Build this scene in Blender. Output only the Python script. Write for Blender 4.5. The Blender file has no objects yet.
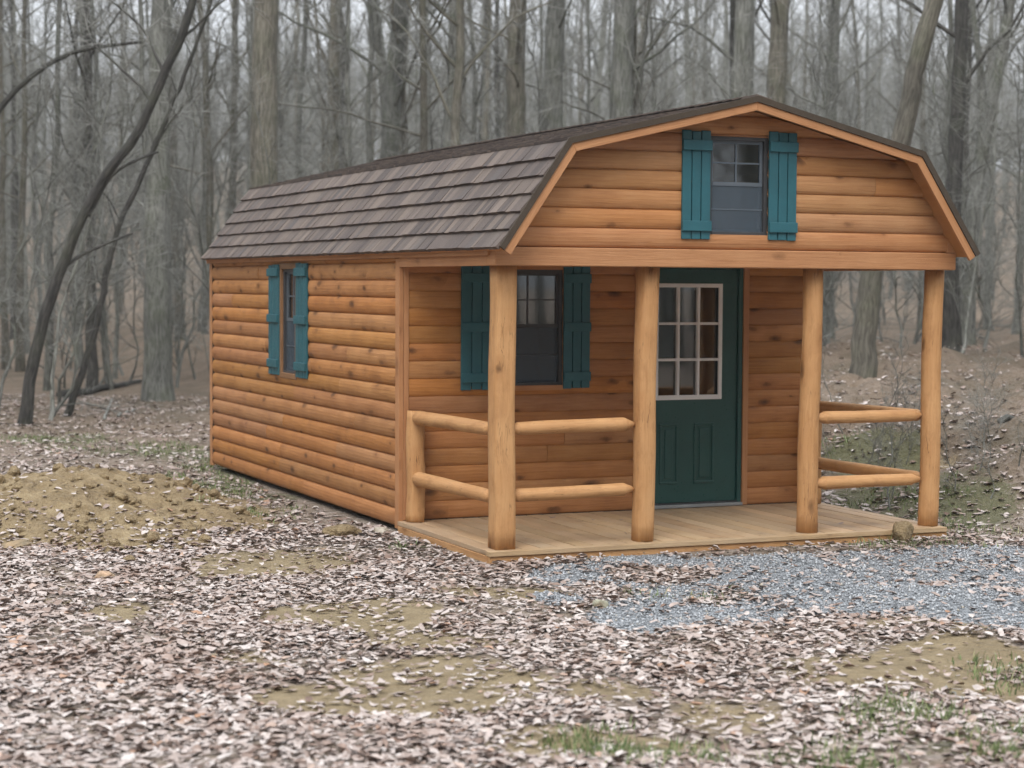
import bpy, math, random
import numpy as np
from mathutils import Matrix, Vector

sc = bpy.context.scene
col = sc.collection
rng = np.random.default_rng(7)
random.seed(7)

# ------------------------------------------------------------------ camera
CP = np.array([-5.3188, -12.512, 1.8943])
YAW, PIT, ROLL, FPX = -0.413, -0.0516, 0.006, 1919.9
FW = np.array([-math.sin(YAW)*math.cos(PIT), math.cos(YAW)*math.cos(PIT), math.sin(PIT)])
_R = np.array([math.cos(YAW), math.sin(YAW), 0.0])
_U = np.cross(_R, FW)
RT = _R*math.cos(ROLL)+_U*math.sin(ROLL)
UP = -_R*math.sin(ROLL)+_U*math.cos(ROLL)
cam = bpy.data.cameras.new('camera')
cam.sensor_width = 36.0
cam.lens = 36.0*FPX/1024.0
cam.clip_start = 0.1
cam.clip_end = 3000
cam.dof.use_dof = True
cam.dof.focus_distance = 13.8
cam.dof.aperture_fstop = 2.3
camo = bpy.data.objects.new('camera', cam)
col.objects.link(camo)
camo.matrix_world = Matrix(((RT[0], UP[0], -FW[0], CP[0]), (RT[1], UP[1], -FW[1], CP[1]), (RT[2], UP[2], -FW[2], CP[2]), (0, 0, 0, 1)))
sc.camera = camo

# ------------------------------------------------------------------ sky, sun, exposure
w = bpy.data.worlds.new('World')
sc.world = w
w.use_nodes = True
nt = w.node_tree
nt.nodes.clear()
SUN_EL, SUN_AZ = math.radians(48), math.radians(215)      # compass azimuth from +Y, clockwise
sky = nt.nodes.new('ShaderNodeTexSky')
sky.sky_type = 'NISHITA'
sky.sun_disc = False
sky.sun_elevation = SUN_EL
sky.sun_rotation = SUN_AZ
sky.air_density = 1.0
sky.dust_density = 3.0
hsv = nt.nodes.new('ShaderNodeHueSaturation')
hsv.inputs['Saturation'].default_value = 0.3
mixc = nt.nodes.new('ShaderNodeMix')
mixc.data_type = 'RGBA'
mixc.inputs[0].default_value = 0.72                        # closed cloud cover
mixc.inputs[7].default_value = (8.6, 9.0, 9.6, 1)
bg = nt.nodes.new('ShaderNodeBackground')
bg.inputs['Strength'].default_value = 0.12
wo = nt.nodes.new('ShaderNodeOutputWorld')
nt.links.new(sky.outputs[0], hsv.inputs['Color'])
nt.links.new(hsv.outputs[0], mixc.inputs[6])
tc = nt.nodes.new('ShaderNodeTexCoord')
sx = nt.nodes.new('ShaderNodeSeparateXYZ')
mr = nt.nodes.new('ShaderNodeMapRange')                    # overcast sky: brighter overhead than at the horizon
mr.inputs[1].default_value, mr.inputs[2].default_value = 0.0, 1.0
mr.inputs[3].default_value, mr.inputs[4].default_value = 0.54, 2.3
vm = nt.nodes.new('ShaderNodeVectorMath')
vm.operation = 'SCALE'
nt.links.new(tc.outputs['Generated'], sx.inputs[0])
nt.links.new(sx.outputs[2], mr.inputs[0])
nt.links.new(mixc.outputs[2], vm.inputs[0])
nt.links.new(mr.outputs[0], vm.inputs[3])
nt.links.new(vm.outputs[0], bg.inputs['Color'])
nt.links.new(bg.outputs[0], wo.inputs['Surface'])
sl = bpy.data.lights.new('sun', 'SUN')
sl.energy = 1.0
sl.angle = math.radians(25)
sl.color = (1.0, 0.96, 0.9)
so = bpy.data.objects.new('sun', sl)
col.objects.link(so)
sdir = Vector((math.sin(SUN_AZ)*math.cos(SUN_EL), math.cos(SUN_AZ)*math.cos(SUN_EL), math.sin(SUN_EL)))
so.rotation_euler = sdir.to_track_quat('Z', 'Y').to_euler()
so.location = (0, -10, 30)
sc.view_settings.view_transform = 'Standard'
sc.view_settings.look = 'None'
sc.view_settings.gamma = 1
sc.view_settings.use_curve_mapping = False
sc.view_settings.exposure = 0.5
sc.cycles.max_bounces = 6
sc.cycles.diffuse_bounces = 3
sc.cycles.use_denoising = True


def ray(px, py):
    return FW + RT*(px-512)/FPX - UP*(py-384)/FPX


def at(px, py, d):
    return CP + ray(px, py)*d


# ------------------------------------------------------------------ node helpers
def srgb(r, g, b):
    f = lambda c: (c/255/12.92) if c/255 <= 0.04045 else ((c/255+0.055)/1.055)**2.4
    return (f(r), f(g), f(b), 1)


class NT:
    def __init__(s, name):
        s.m = bpy.data.materials.new(name)
        s.m.use_nodes = True
        s.t = s.m.node_tree
        s.b = s.t.nodes['Principled BSDF']

    def n(s, typ, ins=None, **kw):
        nd = s.t.nodes.new(typ)
        for k, v in kw.items():
            setattr(nd, k, v)
        if ins:
            for k, v in ins.items():
                if isinstance(v, bpy.types.NodeSocket):
                    s.t.links.new(v, nd.inputs[k])
                else:
                    nd.inputs[k].default_value = v
        return nd

    def math(s, op, a, b=0.0, c=0.0, clamp=False):
        return s.n('ShaderNodeMath', {0: a, 1: b, 2: c}, operation=op, use_clamp=clamp).outputs[0]

    def mix(s, f, a, b, bt='MIX'):
        return s.n('ShaderNodeMix', {0: f, 6: a, 7: b}, data_type='RGBA', blend_type=bt).outputs[2]

    def ramp(s, f, stops):
        nd = s.n('ShaderNodeValToRGB', {0: f})
        els = nd.color_ramp.elements
        while len(els) < len(stops):
            els.new(0.5)
        for e, (p, c) in zip(els, stops):
            e.position = p
            e.color = c if len(c) == 4 else (*c, 1)
        return nd.outputs[0]

    def noise(s, vec, scale, detail=4, rough=0.55, dist=0.0):
        return s.n('ShaderNodeTexNoise', {'Vector': vec, 'Scale': scale, 'Detail': detail, 'Roughness': rough, 'Distortion': dist}).outputs[0]

    def mapr(s, v, a, b, c, d):
        return s.n('ShaderNodeMapRange', {0: v, 1: a, 2: b, 3: c, 4: d}).outputs[0]

    def set(s, **kw):
        for k, v in kw.items():
            k = k.replace('_', ' ')
            if isinstance(v, bpy.types.NodeSocket):
                s.t.links.new(v, s.b.inputs[k])
            else:
                s.b.inputs[k].default_value = v
        return s

    def bump(s, h, strength=0.4, dist=0.01):
        o = s.n('ShaderNodeBump', {'Height': h, 'Strength': strength, 'Distance': dist}).outputs[0]
        s.t.links.new(o, s.b.inputs['Normal'])


def wood(name, light, mid, dark, knots=1.0, rough=0.62, vary=0.22, grey=0.0, blotch=0.5, cracks=0.0):
    """stained softwood: UV.x runs along the grain in metres, UV.y across it"""
    t = NT(name)
    uv = t.n('ShaderNodeUVMap').outputs[0]
    rpi = t.n('ShaderNodeNewGeometry').outputs['Random Per Island']
    st = t.n('ShaderNodeMapping', {'Vector': uv, 'Scale': (1.2, 26, 1)}).outputs[0]
    g = t.noise(st, 2.2, 5, 0.6, 0.6)
    st2 = t.n('ShaderNodeMapping', {'Vector': uv, 'Scale': (3.5, 110, 1)}).outputs[0]
    g2 = t.noise(st2, 2.0, 3, 0.6)
    bl = t.noise(uv, 2.3, 4, 0.6)
    f = t.math('ADD', t.math('MULTIPLY', g, 0.6), t.math('MULTIPLY', bl, blotch))
    c = t.ramp(f, [(0.28, dark), (0.52, mid), (0.75, light)])
    c = t.mix(t.mapr(g2, 0.35, 0.75, 0.0, 0.22), c, dark)
    # per-board tone
    v = t.n('ShaderNodeHueSaturation', {'Color': c, 'Value': t.mapr(rpi, 0, 1, 1-vary, 1+vary*0.8), 'Hue': t.mapr(t.math('FRACT', t.math('MULTIPLY', rpi, 17.3)), 0, 1, 0.497, 0.505), 'Saturation': t.mapr(t.math('FRACT', t.math('MULTIPLY', rpi, 7.7)), 0, 1, 0.95, 1.06)}).outputs[0]
    if knots:
        kv = t.n('ShaderNodeMapping', {'Vector': uv, 'Scale': (3.8, 8.0, 1)}).outputs[0]
        wob = t.n('ShaderNodeTexNoise', {'Vector': uv, 'Scale': 16.0}).outputs[1]
        kv = t.n('ShaderNodeVectorMath', {0: kv, 1: t.n('ShaderNodeVectorMath', {0: wob, 'Scale': 0.22}, operation='SCALE').outputs[0]}, operation='ADD').outputs[0]
        vo = t.n('ShaderNodeTexVoronoi', {'Vector': kv, 'Scale': 1.0, 'Randomness': 1.0})
        pick = t.math('GREATER_THAN', t.n('ShaderNodeSeparateColor', {0: vo.outputs['Color']}).outputs[0], t.mapr(t.math('FRACT', t.math('MULTIPLY', rpi, 53.1)), 0, 1, 0.05, 0.75))
        size = t.mapr(t.n('ShaderNodeSeparateColor', {0: vo.outputs['Color']}).outputs[1], 0, 1, 0.09, 0.34)
        k = t.math('SUBTRACT', 1.0, t.math('DIVIDE', vo.outputs['Distance'], size), clamp=True)
        k = t.math('MULTIPLY', t.math('POWER', k, 0.75), pick)
        halo = t.math('MULTIPLY', t.math('SUBTRACT', 1.0, t.math('DIVIDE', vo.outputs['Distance'], t.math('MULTIPLY', size, 2.4)), clamp=True), pick)
        v = t.mix(t.math('MULTIPLY', halo, 0.55*knots), v, dark)
        v = t.mix(t.math('MULTIPLY', k, 0.95*knots, clamp=True), v, tuple(x*0.25 for x in dark[:3])+(1,))
    if cracks:
        cs = t.n('ShaderNodeMapping', {'Vector': uv, 'Scale': (1.6, 34, 1)}).outputs[0]
        cn = t.noise(cs, 1.3, 2, 0.5, 0.4)
        line = t.mapr(t.math('ABSOLUTE', t.math('SUBTRACT', cn, 0.5)), 0.0, 0.012, 1, 0)
        line = t.math('MULTIPLY', t.math('MAXIMUM', line, 0.0), t.mapr(t.noise(uv, 4.0, 2), 0.5, 0.6, 0, cracks), clamp=True)
        v = t.mix(line, v, tuple(x*0.3 for x in dark[:3])+(1,))
        pm = t.mapr(t.noise(t.n('ShaderNodeMapping', {'Vector': uv, 'Scale': (5, 12, 1)}).outputs[0], 1.0, 4, 0.7), 0.5, 0.7, 0, 0.5)
        v = t.mix(pm, v, dark)
    if grey:
        gm = t.mapr(t.noise(uv, 1.3, 5, 0.65), 0.3, 0.7, 0, grey)
        v = t.mix(gm, v, (0.37, 0.33, 0.27, 1))
    t.set(Base_Color=v, Roughness=t.mapr(g, 0.3, 0.7, rough-0.08, rough+0.12))
    t.set(**{'Specular_IOR_Level': 0.3})
    t.bump(t.math('ADD', g, t.math('MULTIPLY', g2, 0.5)), 0.45, 0.008)
    return t.m


def paint(name, c, rough=0.45, vary=0.12):
    t = NT(name)
    o = t.n('ShaderNodeTexCoord').outputs['Object']
    n = t.noise(o, 6, 5, 0.6)
    n2 = t.noise(o, 60, 3, 0.6)
    cc = t.n('ShaderNodeHueSaturation', {'Color': c, 'Value': t.mapr(n, 0.3, 0.7, 1-vary, 1+vary)}).outputs[0]
    t.set(Base_Color=cc, Roughness=t.mapr(n2, 0.3, 0.7, rough-0.1, rough+0.15))
    t.bump(n2, 0.12, 0.003)
    return t.m


M = {}
M['siding'] = wood('stained_log_siding', (0.50, 0.245, 0.095, 1), (0.40, 0.178, 0.062, 1), (0.21, 0.081, 0.026, 1), 1.0, vary=0.15)
M['gable'] = wood('stained_gable_siding', (0.49, 0.255, 0.113, 1), (0.41, 0.192, 0.078, 1), (0.26, 0.104, 0.038, 1), 0.85, vary=0.09)
M['trim'] = wood('stained_trim_board', (0.51, 0.265, 0.118, 1), (0.43, 0.205, 0.085, 1), (0.30, 0.128, 0.048, 1), 0.5, vary=0.08)
M['post'] = wood('stained_round_log', (0.54, 0.31, 0.135, 1), (0.46, 0.245, 0.098, 1), (0.29, 0.132, 0.048, 1), 1.0, vary=0.09, blotch=0.65, cracks=0.8)
M['deck'] = wood('weathered_deck_board', (0.53, 0.37, 0.22, 1), (0.44, 0.29, 0.16, 1), (0.29, 0.17, 0.085, 1), 0.5, vary=0.2, grey=0.3, rough=0.55)
M['jamb'] = wood('brown_window_casing', (0.30, 0.165, 0.085, 1), (0.22, 0.115, 0.055, 1), (0.13, 0.06, 0.026, 1), 0.3)
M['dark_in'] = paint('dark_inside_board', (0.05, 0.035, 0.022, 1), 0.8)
M['teal'] = paint('teal_shutter_paint', (0.017, 0.098, 0.12, 1), 0.5, 0.12)
M['green'] = paint('dark_green_door_paint', (0.010, 0.062, 0.056, 1), 0.35, 0.08)
M['white'] = paint('white_door_lite_plastic', (0.74, 0.75, 0.76, 1), 0.4, 0.05)
M['bronze'] = paint('dark_window_frame', (0.045, 0.045, 0.047, 1), 0.45, 0.1)
M['sash'] = paint('grey_window_sash', (0.10, 0.118, 0.138, 1), 0.45, 0.08)
M['metal'] = paint('aluminium_threshold', (0.24, 0.25, 0.25, 1), 0.4, 0.1)
M['curtain'] = paint('pale_cloth_inside', (0.36, 0.38, 0.42, 1), 0.9, 0.2)

t = NT('window_glass')
gl = t.n('ShaderNodeBsdfGlossy', {'Color': (1, 1, 1, 1), 'Roughness': 0.03})
tr = t.n('ShaderNodeBsdfTransparent', {'Color': (0.8, 0.83, 0.84, 1)})
fr = t.n('ShaderNodeFresnel', {'IOR': 1.55})
mx = t.n('ShaderNodeMixShader', {0: t.math('MULTIPLY', fr.outputs[0], 1.7, clamp=True), 1: tr.outputs[0], 2: gl.outputs[0]})
t.t.links.new(mx.outputs[0], t.t.nodes['Material Output'].inputs['Surface'])
M['glass'] = t.m

t = NT('insect_screen')
o = t.n('ShaderNodeTexCoord').outputs['Object']
df = t.n('ShaderNodeBsdfDiffuse', {'Color': (0.10, 0.125, 0.15, 1)})
tr = t.n('ShaderNodeBsdfTransparent', {})
mx = t.n('ShaderNodeMixShader', {0: t.mapr(t.noise(o, 7, 3), 0.3, 0.7, 0.4, 0.55), 1: tr.outputs[0], 2: df.outputs[0]})
t.t.links.new(mx.outputs[0], t.t.nodes['Material Output'].inputs['Surface'])
M['screen'] = t.m

t = NT('asphalt_shingle')
uv = t.n('ShaderNodeUVMap').outputs[0]
rpi = t.n('ShaderNodeNewGeometry').outputs['Random Per Island']
c = t.ramp(rpi, [(0.0, (0.075, 0.058, 0.051)), (0.3, (0.108, 0.082, 0.069)), (0.6, (0.136, 0.103, 0.084)), (0.85, (0.175, 0.134, 0.106)), (1.0, (0.090, 0.075, 0.070))])
gr = t.noise(uv, 260, 2, 0.7)
st = t.noise(uv, 3.0, 4, 0.6)
c = t.mix(t.mapr(gr, 0.3, 0.7, 0.0, 0.5), c, (0.03, 0.025, 0.026, 1))
c = t.n('ShaderNodeHueSaturation', {'Color': c, 'Value': t.mapr(st, 0.3, 0.7, 0.85, 1.25)}).outputs[0]
t.set(Base_Color=c, Roughness=0.85)
t.bump(gr, 0.5, 0.004)
M['shingle'] = t.m


def bark(name, c1, c2, moss=0.0):
    t = NT(name)
    uv = t.n('ShaderNodeUVMap').outputs[0]
    st = t.n('ShaderNodeMapping', {'Vector': uv, 'Scale': (2.5, 22, 1)}).outputs[0]
    n = t.noise(st, 1.6, 5, 0.65, 0.8)
    o = t.n('ShaderNodeTexCoord').outputs['Object']
    b = t.noise(o, 1.1, 4, 0.6)
    c = t.mix(t.mapr(n, 0.40, 0.60, 0, 1), tuple(q*0.8 for q in c1[:3])+(1,), c2)
    rnd = t.n('ShaderNodeObjectInfo').outputs['Random']
    c = t.n('ShaderNodeHueSaturation', {'Color': c, 'Value': t.math('MULTIPLY', t.mapr(b, 0.3, 0.7, 0.62, 1.3), t.mapr(rnd, 0, 1, 0.72, 1.25))}).outputs[0]
    if moss:
        c = t.mix(t.mapr(t.noise(o, 2.3, 4, 0.6), 0.45, 0.7, 0, moss), c, (0.085, 0.10, 0.05, 1))
    t.set(Base_Color=c, Roughness=0.9)
    t.bump(n, 0.8, 0.03)
    return t.m


M['bark'] = bark('grey_bark', (0.115, 0.115, 0.099, 1), (0.225, 0.226, 0.202, 1), 0.45)
M['bark_dark'] = bark('dark_bark', (0.028, 0.026, 0.023, 1), (0.075, 0.07, 0.062, 1), 0.2)
M['bark_brown'] = bark('brown_grey_bark', (0.10, 0.09, 0.069, 1), (0.18, 0.165, 0.132, 1), 0.35)
t = NT('bare_twig')
o = t.n('ShaderNodeTexCoord').outputs['Object']
rnd = t.n('ShaderNodeNewGeometry').outputs['Random Per Island']
c = t.ramp(rnd, [(0, (0.095, 0.094, 0.082)), (0.5, (0.195, 0.195, 0.175)), (1, (0.325, 0.325, 0.30))])
t.set(Base_Color=c, Roughness=0.9)
M['twig'] = t.m

t = NT('leaf_litter')
rpi = t.n('ShaderNodeNewGeometry').outputs['Random Per Island']
c = t.ramp(rpi, [(0.0, (0.15, 0.095, 0.07)), (0.12, (0.235, 0.168, 0.135)), (0.3, (0.315, 0.25, 0.217)), (0.55, (0.385, 0.32, 0.288)), (0.8, (0.45, 0.388, 0.355)), (0.95, (0.53, 0.475, 0.44)), (1.0, (0.32, 0.175, 0.10))])
o = t.n('ShaderNodeTexCoord').outputs['Object']
big = t.noise(o, 0.9, 3, 0.6)
c = t.mix(t.mapr(big, 0.5, 0.70, 0, 0.5), c, (0.22, 0.13, 0.09, 1))
c = t.n('ShaderNodeHueSaturation', {'Color': c, 'Value': t.mapr(t.noise(o, 40, 3), 0.3, 0.7, 0.75, 1.2)}).outputs[0]
t.set(Base_Color=c, Roughness=0.75)
M['leaf'] = t.m

t = NT('crushed_gravel')
rpi = t.n('ShaderNodeNewGeometry').outputs['Random Per Island']
c = t.ramp(rpi, [(0.0, (0.185, 0.192, 0.20)), (0.4, (0.275, 0.286, 0.30)), (0.75, (0.36, 0.373, 0.388)), (0.95, (0.46, 0.474, 0.485)), (1.0, (0.38, 0.33, 0.26))])
t.set(Base_Color=c, Roughness=0.8)
M['gravel'] = t.m

t = NT('field_stone')
o = t.n('ShaderNodeTexCoord').outputs['Object']
rnd = t.n('ShaderNodeObjectInfo')
c = t.mix(t.mapr(t.noise(o, 9, 5, 0.6), 0.35, 0.65, 0, 1), rnd.outputs['Color'], (0.17, 0.135, 0.085, 1))
t.set(Base_Color=c, Roughness=0.9)
t.bump(t.noise(o, 30, 5, 0.7), 0.7, 0.02)
M['stone'] = t.m

t = NT('grass_blade')
rpi = t.n('ShaderNodeNewGeometry').outputs['Random Per Island']
c = t.ramp(rpi, [(0.0, (0.065, 0.10, 0.03)), (0.5, (0.125, 0.175, 0.06)), (0.85, (0.21, 0.25, 0.10)), (1.0, (0.34, 0.30, 0.17))])
t.set(Base_Color=c, Roughness=0.7)
M['grass'] = t.m


def clay_color(t, o):
    n = t.noise(o, 5, 6, 0.65)
    n2 = t.noise(o, 38, 4, 0.65)
    c = t.ramp(n, [(0.30, (0.12, 0.078, 0.034)), (0.5, (0.225, 0.158, 0.078)), (0.70, (0.37, 0.28, 0.158))])
    return t.mix(t.mapr(n2, 0.35, 0.7, 0, 0.45), c, (0.38, 0.30, 0.18, 1)), n2


t = NT('yellow_clay')
o = t.n('ShaderNodeTexCoord').outputs['Object']
c, n2 = clay_color(t, o)
t.set(Base_Color=c, Roughness=0.95)
t.bump(t.math('ADD', t.noise(o, 16, 5, 0.7), t.math('MULTIPLY', n2, 0.5)), 1.0, 0.05)
M['clay'] = t.m

# the ground: soil, leaf litter, gravel and moss by painted regions (attributes) and noise
t = NT('woodland_ground')
o = t.n('ShaderNodeTexCoord').outputs['Object']
clay, n2 = clay_color(t, o)
fine = t.noise(o, 26, 5, 0.7)
vo = t.n('ShaderNodeTexVoronoi', {'Vector': o, 'Scale': 16.0})
litter = t.ramp(t.n('ShaderNodeSeparateColor', {0: vo.outputs['Color']}).outputs[0], [(0, (0.17, 0.125, 0.09)), (0.4, (0.25, 0.195, 0.15)), (0.75, (0.31, 0.25, 0.205)), (1, (0.39, 0.33, 0.29))])
litter = t.mix(t.mapr(fine, 0.4, 0.65, 0, 0.45), litter, (0.16, 0.125, 0.075, 1))
a_leaf = t.n('ShaderNodeAttribute', attribute_name='leafy').outputs['Fac']
a_grav = t.n('ShaderNodeAttribute', attribute_name='gravelly').outputs['Fac']
a_moss = t.n('ShaderNodeAttribute', attribute_name='mossy').outputs['Fac']
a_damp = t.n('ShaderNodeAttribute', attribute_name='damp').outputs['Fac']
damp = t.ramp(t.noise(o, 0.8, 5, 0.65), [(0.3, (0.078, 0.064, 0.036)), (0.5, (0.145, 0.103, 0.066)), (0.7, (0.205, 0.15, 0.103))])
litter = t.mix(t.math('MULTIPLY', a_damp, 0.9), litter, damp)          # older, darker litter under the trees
soil = t.mix(0.45, clay, (0.245, 0.195, 0.115, 1))
edge = t.math('SUBTRACT', fine, 0.5)
c = t.mix(t.mapr(t.math('ADD', a_leaf, t.math('MULTIPLY', edge, 1.3)), 0.35, 0.6, 0, 1), soil, litter)
mossc = t.mix(t.mapr(t.noise(o, 60, 3), 0.3, 0.7, 0, 1), (0.062, 0.072, 0.026, 1), (0.15, 0.142, 0.068, 1))
c = t.mix(t.mapr(t.math('ADD', a_moss, t.math('MULTIPLY', edge, 1.4)), 0.4, 0.75, 0, 0.85), c, mossc)
gv = t.n('ShaderNodeTexVoronoi', {'Vector': o, 'Scale': 48.0})
gravc = t.ramp(t.n('ShaderNodeSeparateColor', {0: gv.outputs['Color']}).outputs[0], [(0, (0.10, 0.108, 0.115)), (0.5, (0.235, 0.25, 0.265)), (1, (0.38, 0.40, 0.415))])
c = t.mix(t.mapr(t.math('ADD', a_grav, t.math('MULTIPLY', edge, 0.9)), 0.35, 0.6, 0, 1), c, gravc)
t.set(Base_Color=c, Roughness=0.95)
t.bump(t.math('ADD', fine, t.math('MULTIPLY', vo.outputs['Distance'], 0.6)), 0.9, 0.05)
M['ground'] = t.m


# ------------------------------------------------------------------ mesh helpers
def link(name, me, parent=None, **props):
    ob = bpy.data.objects.new(name, me)
    col.objects.link(ob)
    if parent is not None:
        ob.parent = parent
        ob.matrix_parent_inverse = parent.matrix_world.inverted()
    for k, v in props.items():
        ob[k] = v
    return ob


def np_mesh(name, V, faces, mats, uv=None, smooth=False):
    """faces: list of int arrays (n,k); uv: list of matching arrays (n,k,2)"""
    me = bpy.data.meshes.new(name)
    V = np.asarray(V, dtype=np.float32)
    me.vertices.add(len(V))
    me.vertices.foreach_set('co', V.ravel())
    faces = [np.asarray(f) for f in faces if len(f)]
    loops = np.concatenate([f.ravel() for f in faces])
    tot = np.concatenate([np.full(len(f), f.shape[1]) for f in faces])
    me.loops.add(len(loops))
    me.loops.foreach_set('vertex_index', loops.astype(np.int32))
    me.polygons.add(len(tot))
    me.polygons.foreach_set('loop_start', np.concatenate([[0], np.cumsum(tot)[:-1]]).astype(np.int32))
    me.polygons.foreach_set('loop_total', tot.astype(np.int32))
    if uv is not None:
        l = me.uv_layers.new(name='UVMap')
        l.data.foreach_set('uv', np.concatenate([np.asarray(u).ravel() for u in uv if len(u)]).astype(np.float32))
    for m in (mats if isinstance(mats, list) else [mats]):
        me.materials.append(m)
    if smooth:
        me.polygons.foreach_set('use_smooth', np.ones(len(tot), dtype=bool))
    me.update(calc_edges=True)
    return me


class MB:
    def __init__(s, fn=None):
        s.v, s.f, s.uv = [], [], []
        s.fn = fn

    def poly(s, pts, uvs):
        i = len(s.v)
        s.v += [tuple(p) for p in pts]
        s.f.append(tuple(range(i, i+len(pts))))
        s.uv.append([tuple(u) for u in uvs])

    def box(s, a, b, grain=0):
        """box from corner a to b (local), UV.x along axis 'grain'"""
        a, b = np.minimum(a, b), np.maximum(a, b)
        ou, ov = random.uniform(0, 50), random.uniform(0, 50)
        i = len(s.v)
        P = [(x, y, z) for x in (a[0], b[0]) for y in (a[1], b[1]) for z in (a[2], b[2])]
        s.v += P
        Q = [((0, 1, 3, 2), 0), ((4, 6, 7, 5), 0), ((0, 4, 5, 1), 1), ((2, 3, 7, 6), 1), ((0, 2, 6, 4), 2), ((1, 5, 7, 3), 2)]
        for q, ax in Q:
            s.f.append(tuple(i+k for k in q))
            oth = [k for k in range(3) if k != ax]
            ua = grain if grain in oth else oth[0]
            va = [k for k in oth if k != ua][0]
            s.uv.append([(P[k][ua]+ou, P[k][va]+ov+ax*0.13) for k in q])

    def tube(s, path, rad, k=10, cap=True, sq=0.0, wob=0.0, uvs=1.0):
        """log: path n x 3, radii n; sq squares the section"""
        path = np.array(path, float)
        n = len(path)
        ou, ov = random.uniform(0, 50), random.uniform(0, 50)
        T = np.gradient(path, axis=0)
        T /= np.linalg.norm(T, axis=1)[:, None]
        ref = np.array([1.0, 0, 0]) if abs(T[0][0]) < 0.8 else np.array([0, 1.0, 0])
        i0 = len(s.v)
        L = 0
        ang = np.arange(k)*2*math.pi/k
        for j in range(n):
            if j:
                L += np.linalg.norm(path[j]-path[j-1])
            N = ref-T[j]*np.dot(ref, T[j])
            N /= np.linalg.norm(N)
            B = np.cross(T[j], N)
            for a in ang:
                r = rad[j]
                if sq:
                    m = max(abs(math.cos(a)), abs(math.sin(a)))
                    r = r*((1-sq)+sq/m*0.92)
                r *= 1+wob*(math.sin(3*a+j*0.7+ou)*0.5+math.sin(2*a-j*1.1+ov)*0.5)
                p = path[j]+r*(N*math.cos(a)+B*math.sin(a))
                s.v.append(tuple(p))
            if j == 0:
                s._l = [0.0]
            else:
                s._l.append(L)
        for j in range(n-1):
            for a in range(k):
                b = (a+1) % k
                s.f.append((i0+j*k+a, i0+j*k+b, i0+(j+1)*k+b, i0+(j+1)*k+a))
                r = max(rad[j], 0.02)
                u0, u1 = s._l[j]+ou, s._l[j+1]+ou
                v0, v1 = ang[a]*r+ov, (ang[a]+2*math.pi/k)*r+ov
                s.uv.append([(u0, v0), (u0, v1), (u1, v1), (u1, v0)])
        if cap:
            for j, rev in ((0, True), (n-1, False)):
                q = [i0+j*k+a for a in range(k)]
                if rev:
                    q = q[::-1]
                s.f.append(tuple(q))
                s.uv.append([(ou+0.02*math.cos(a), ov+rad[j]*math.sin(a)) for a in ang])

    def build(s, name, mat, parent=None, bevel=0.0, smooth=False, **props):
        V = [s.fn(p) for p in s.v] if s.fn else s.v
        me = bpy.data.meshes.new(name)
        me.from_pydata(V, [], s.f)
        l = me.uv_layers.new(name='UVMap')
        l.data.foreach_set('uv', np.array([c for u in s.uv for c in u], dtype=np.float32).ravel())
        me.materials.append(mat)
        if s.fn:                       # keep faces outward if the frame mirrors
            a = np.array(s.fn((1, 0, 0)))-np.array(s.fn((0, 0, 0)))
            b = np.array(s.fn((0, 1, 0)))-np.array(s.fn((0, 0, 0)))
            c = np.array(s.fn((0, 0, 1)))-np.array(s.fn((0, 0, 0)))
            if np.dot(np.cross(a, b), c) < 0:
                me.flip_normals()
        if smooth:
            me.polygons.foreach_set('use_smooth', np.ones(len(me.polygons), dtype=bool))
        me.update()
        ob = link(name, me, parent, **props)
        if bevel:
            m = ob.modifiers.new('bevel', 'BEVEL')
            m.width = bevel
            m.segments = 2
            m.limit_method = 'ANGLE'
            m.harden_normals = False
        return ob


def empty(name, loc, **props):
    o = bpy.data.objects.new(name, None)
    o.location = loc
    o.empty_display_size = 0.3
    col.objects.link(o)
    for k, v in props.items():
        o[k] = v
    bpy.context.view_layer.update()
    return o


# ------------------------------------------------------------------ terrain
def ss(a, b, x):
    t_ = np.clip((np.asarray(x, float)-a)/(b-a), 0, 1)
    return t_*t_*(3-2*t_)


_ph = np.random.default_rng(3).uniform(0, 6.28, (40, 2))
_dr = np.random.default_rng(4).uniform(0, 6.28, 40)


def fnoise(x, y, f0, octs=4, seed=0):
    """cheap band-limited noise, about -1..1"""
    r = 0
    amp = 1.0
    tot = 0
    f = f0
    for o in range(octs):
        for k in range(3):
            q = (seed*7+o*3+k) % 40
            dx, dy = math.cos(_dr[q]), math.sin(_dr[q])
            r = r+amp*np.sin(f*(dx*x+dy*y)+_ph[q, 0]+1.3*np.sin(f*0.7*(dy*x-dx*y)+_ph[q, 1]))
            tot += amp*0.62
        f *= 2.03
        amp *= 0.55
    return r/tot


def depth_of(x, y):
    return (x-CP[0])*FW[0]+(y-CP[1])*FW[1]


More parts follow.
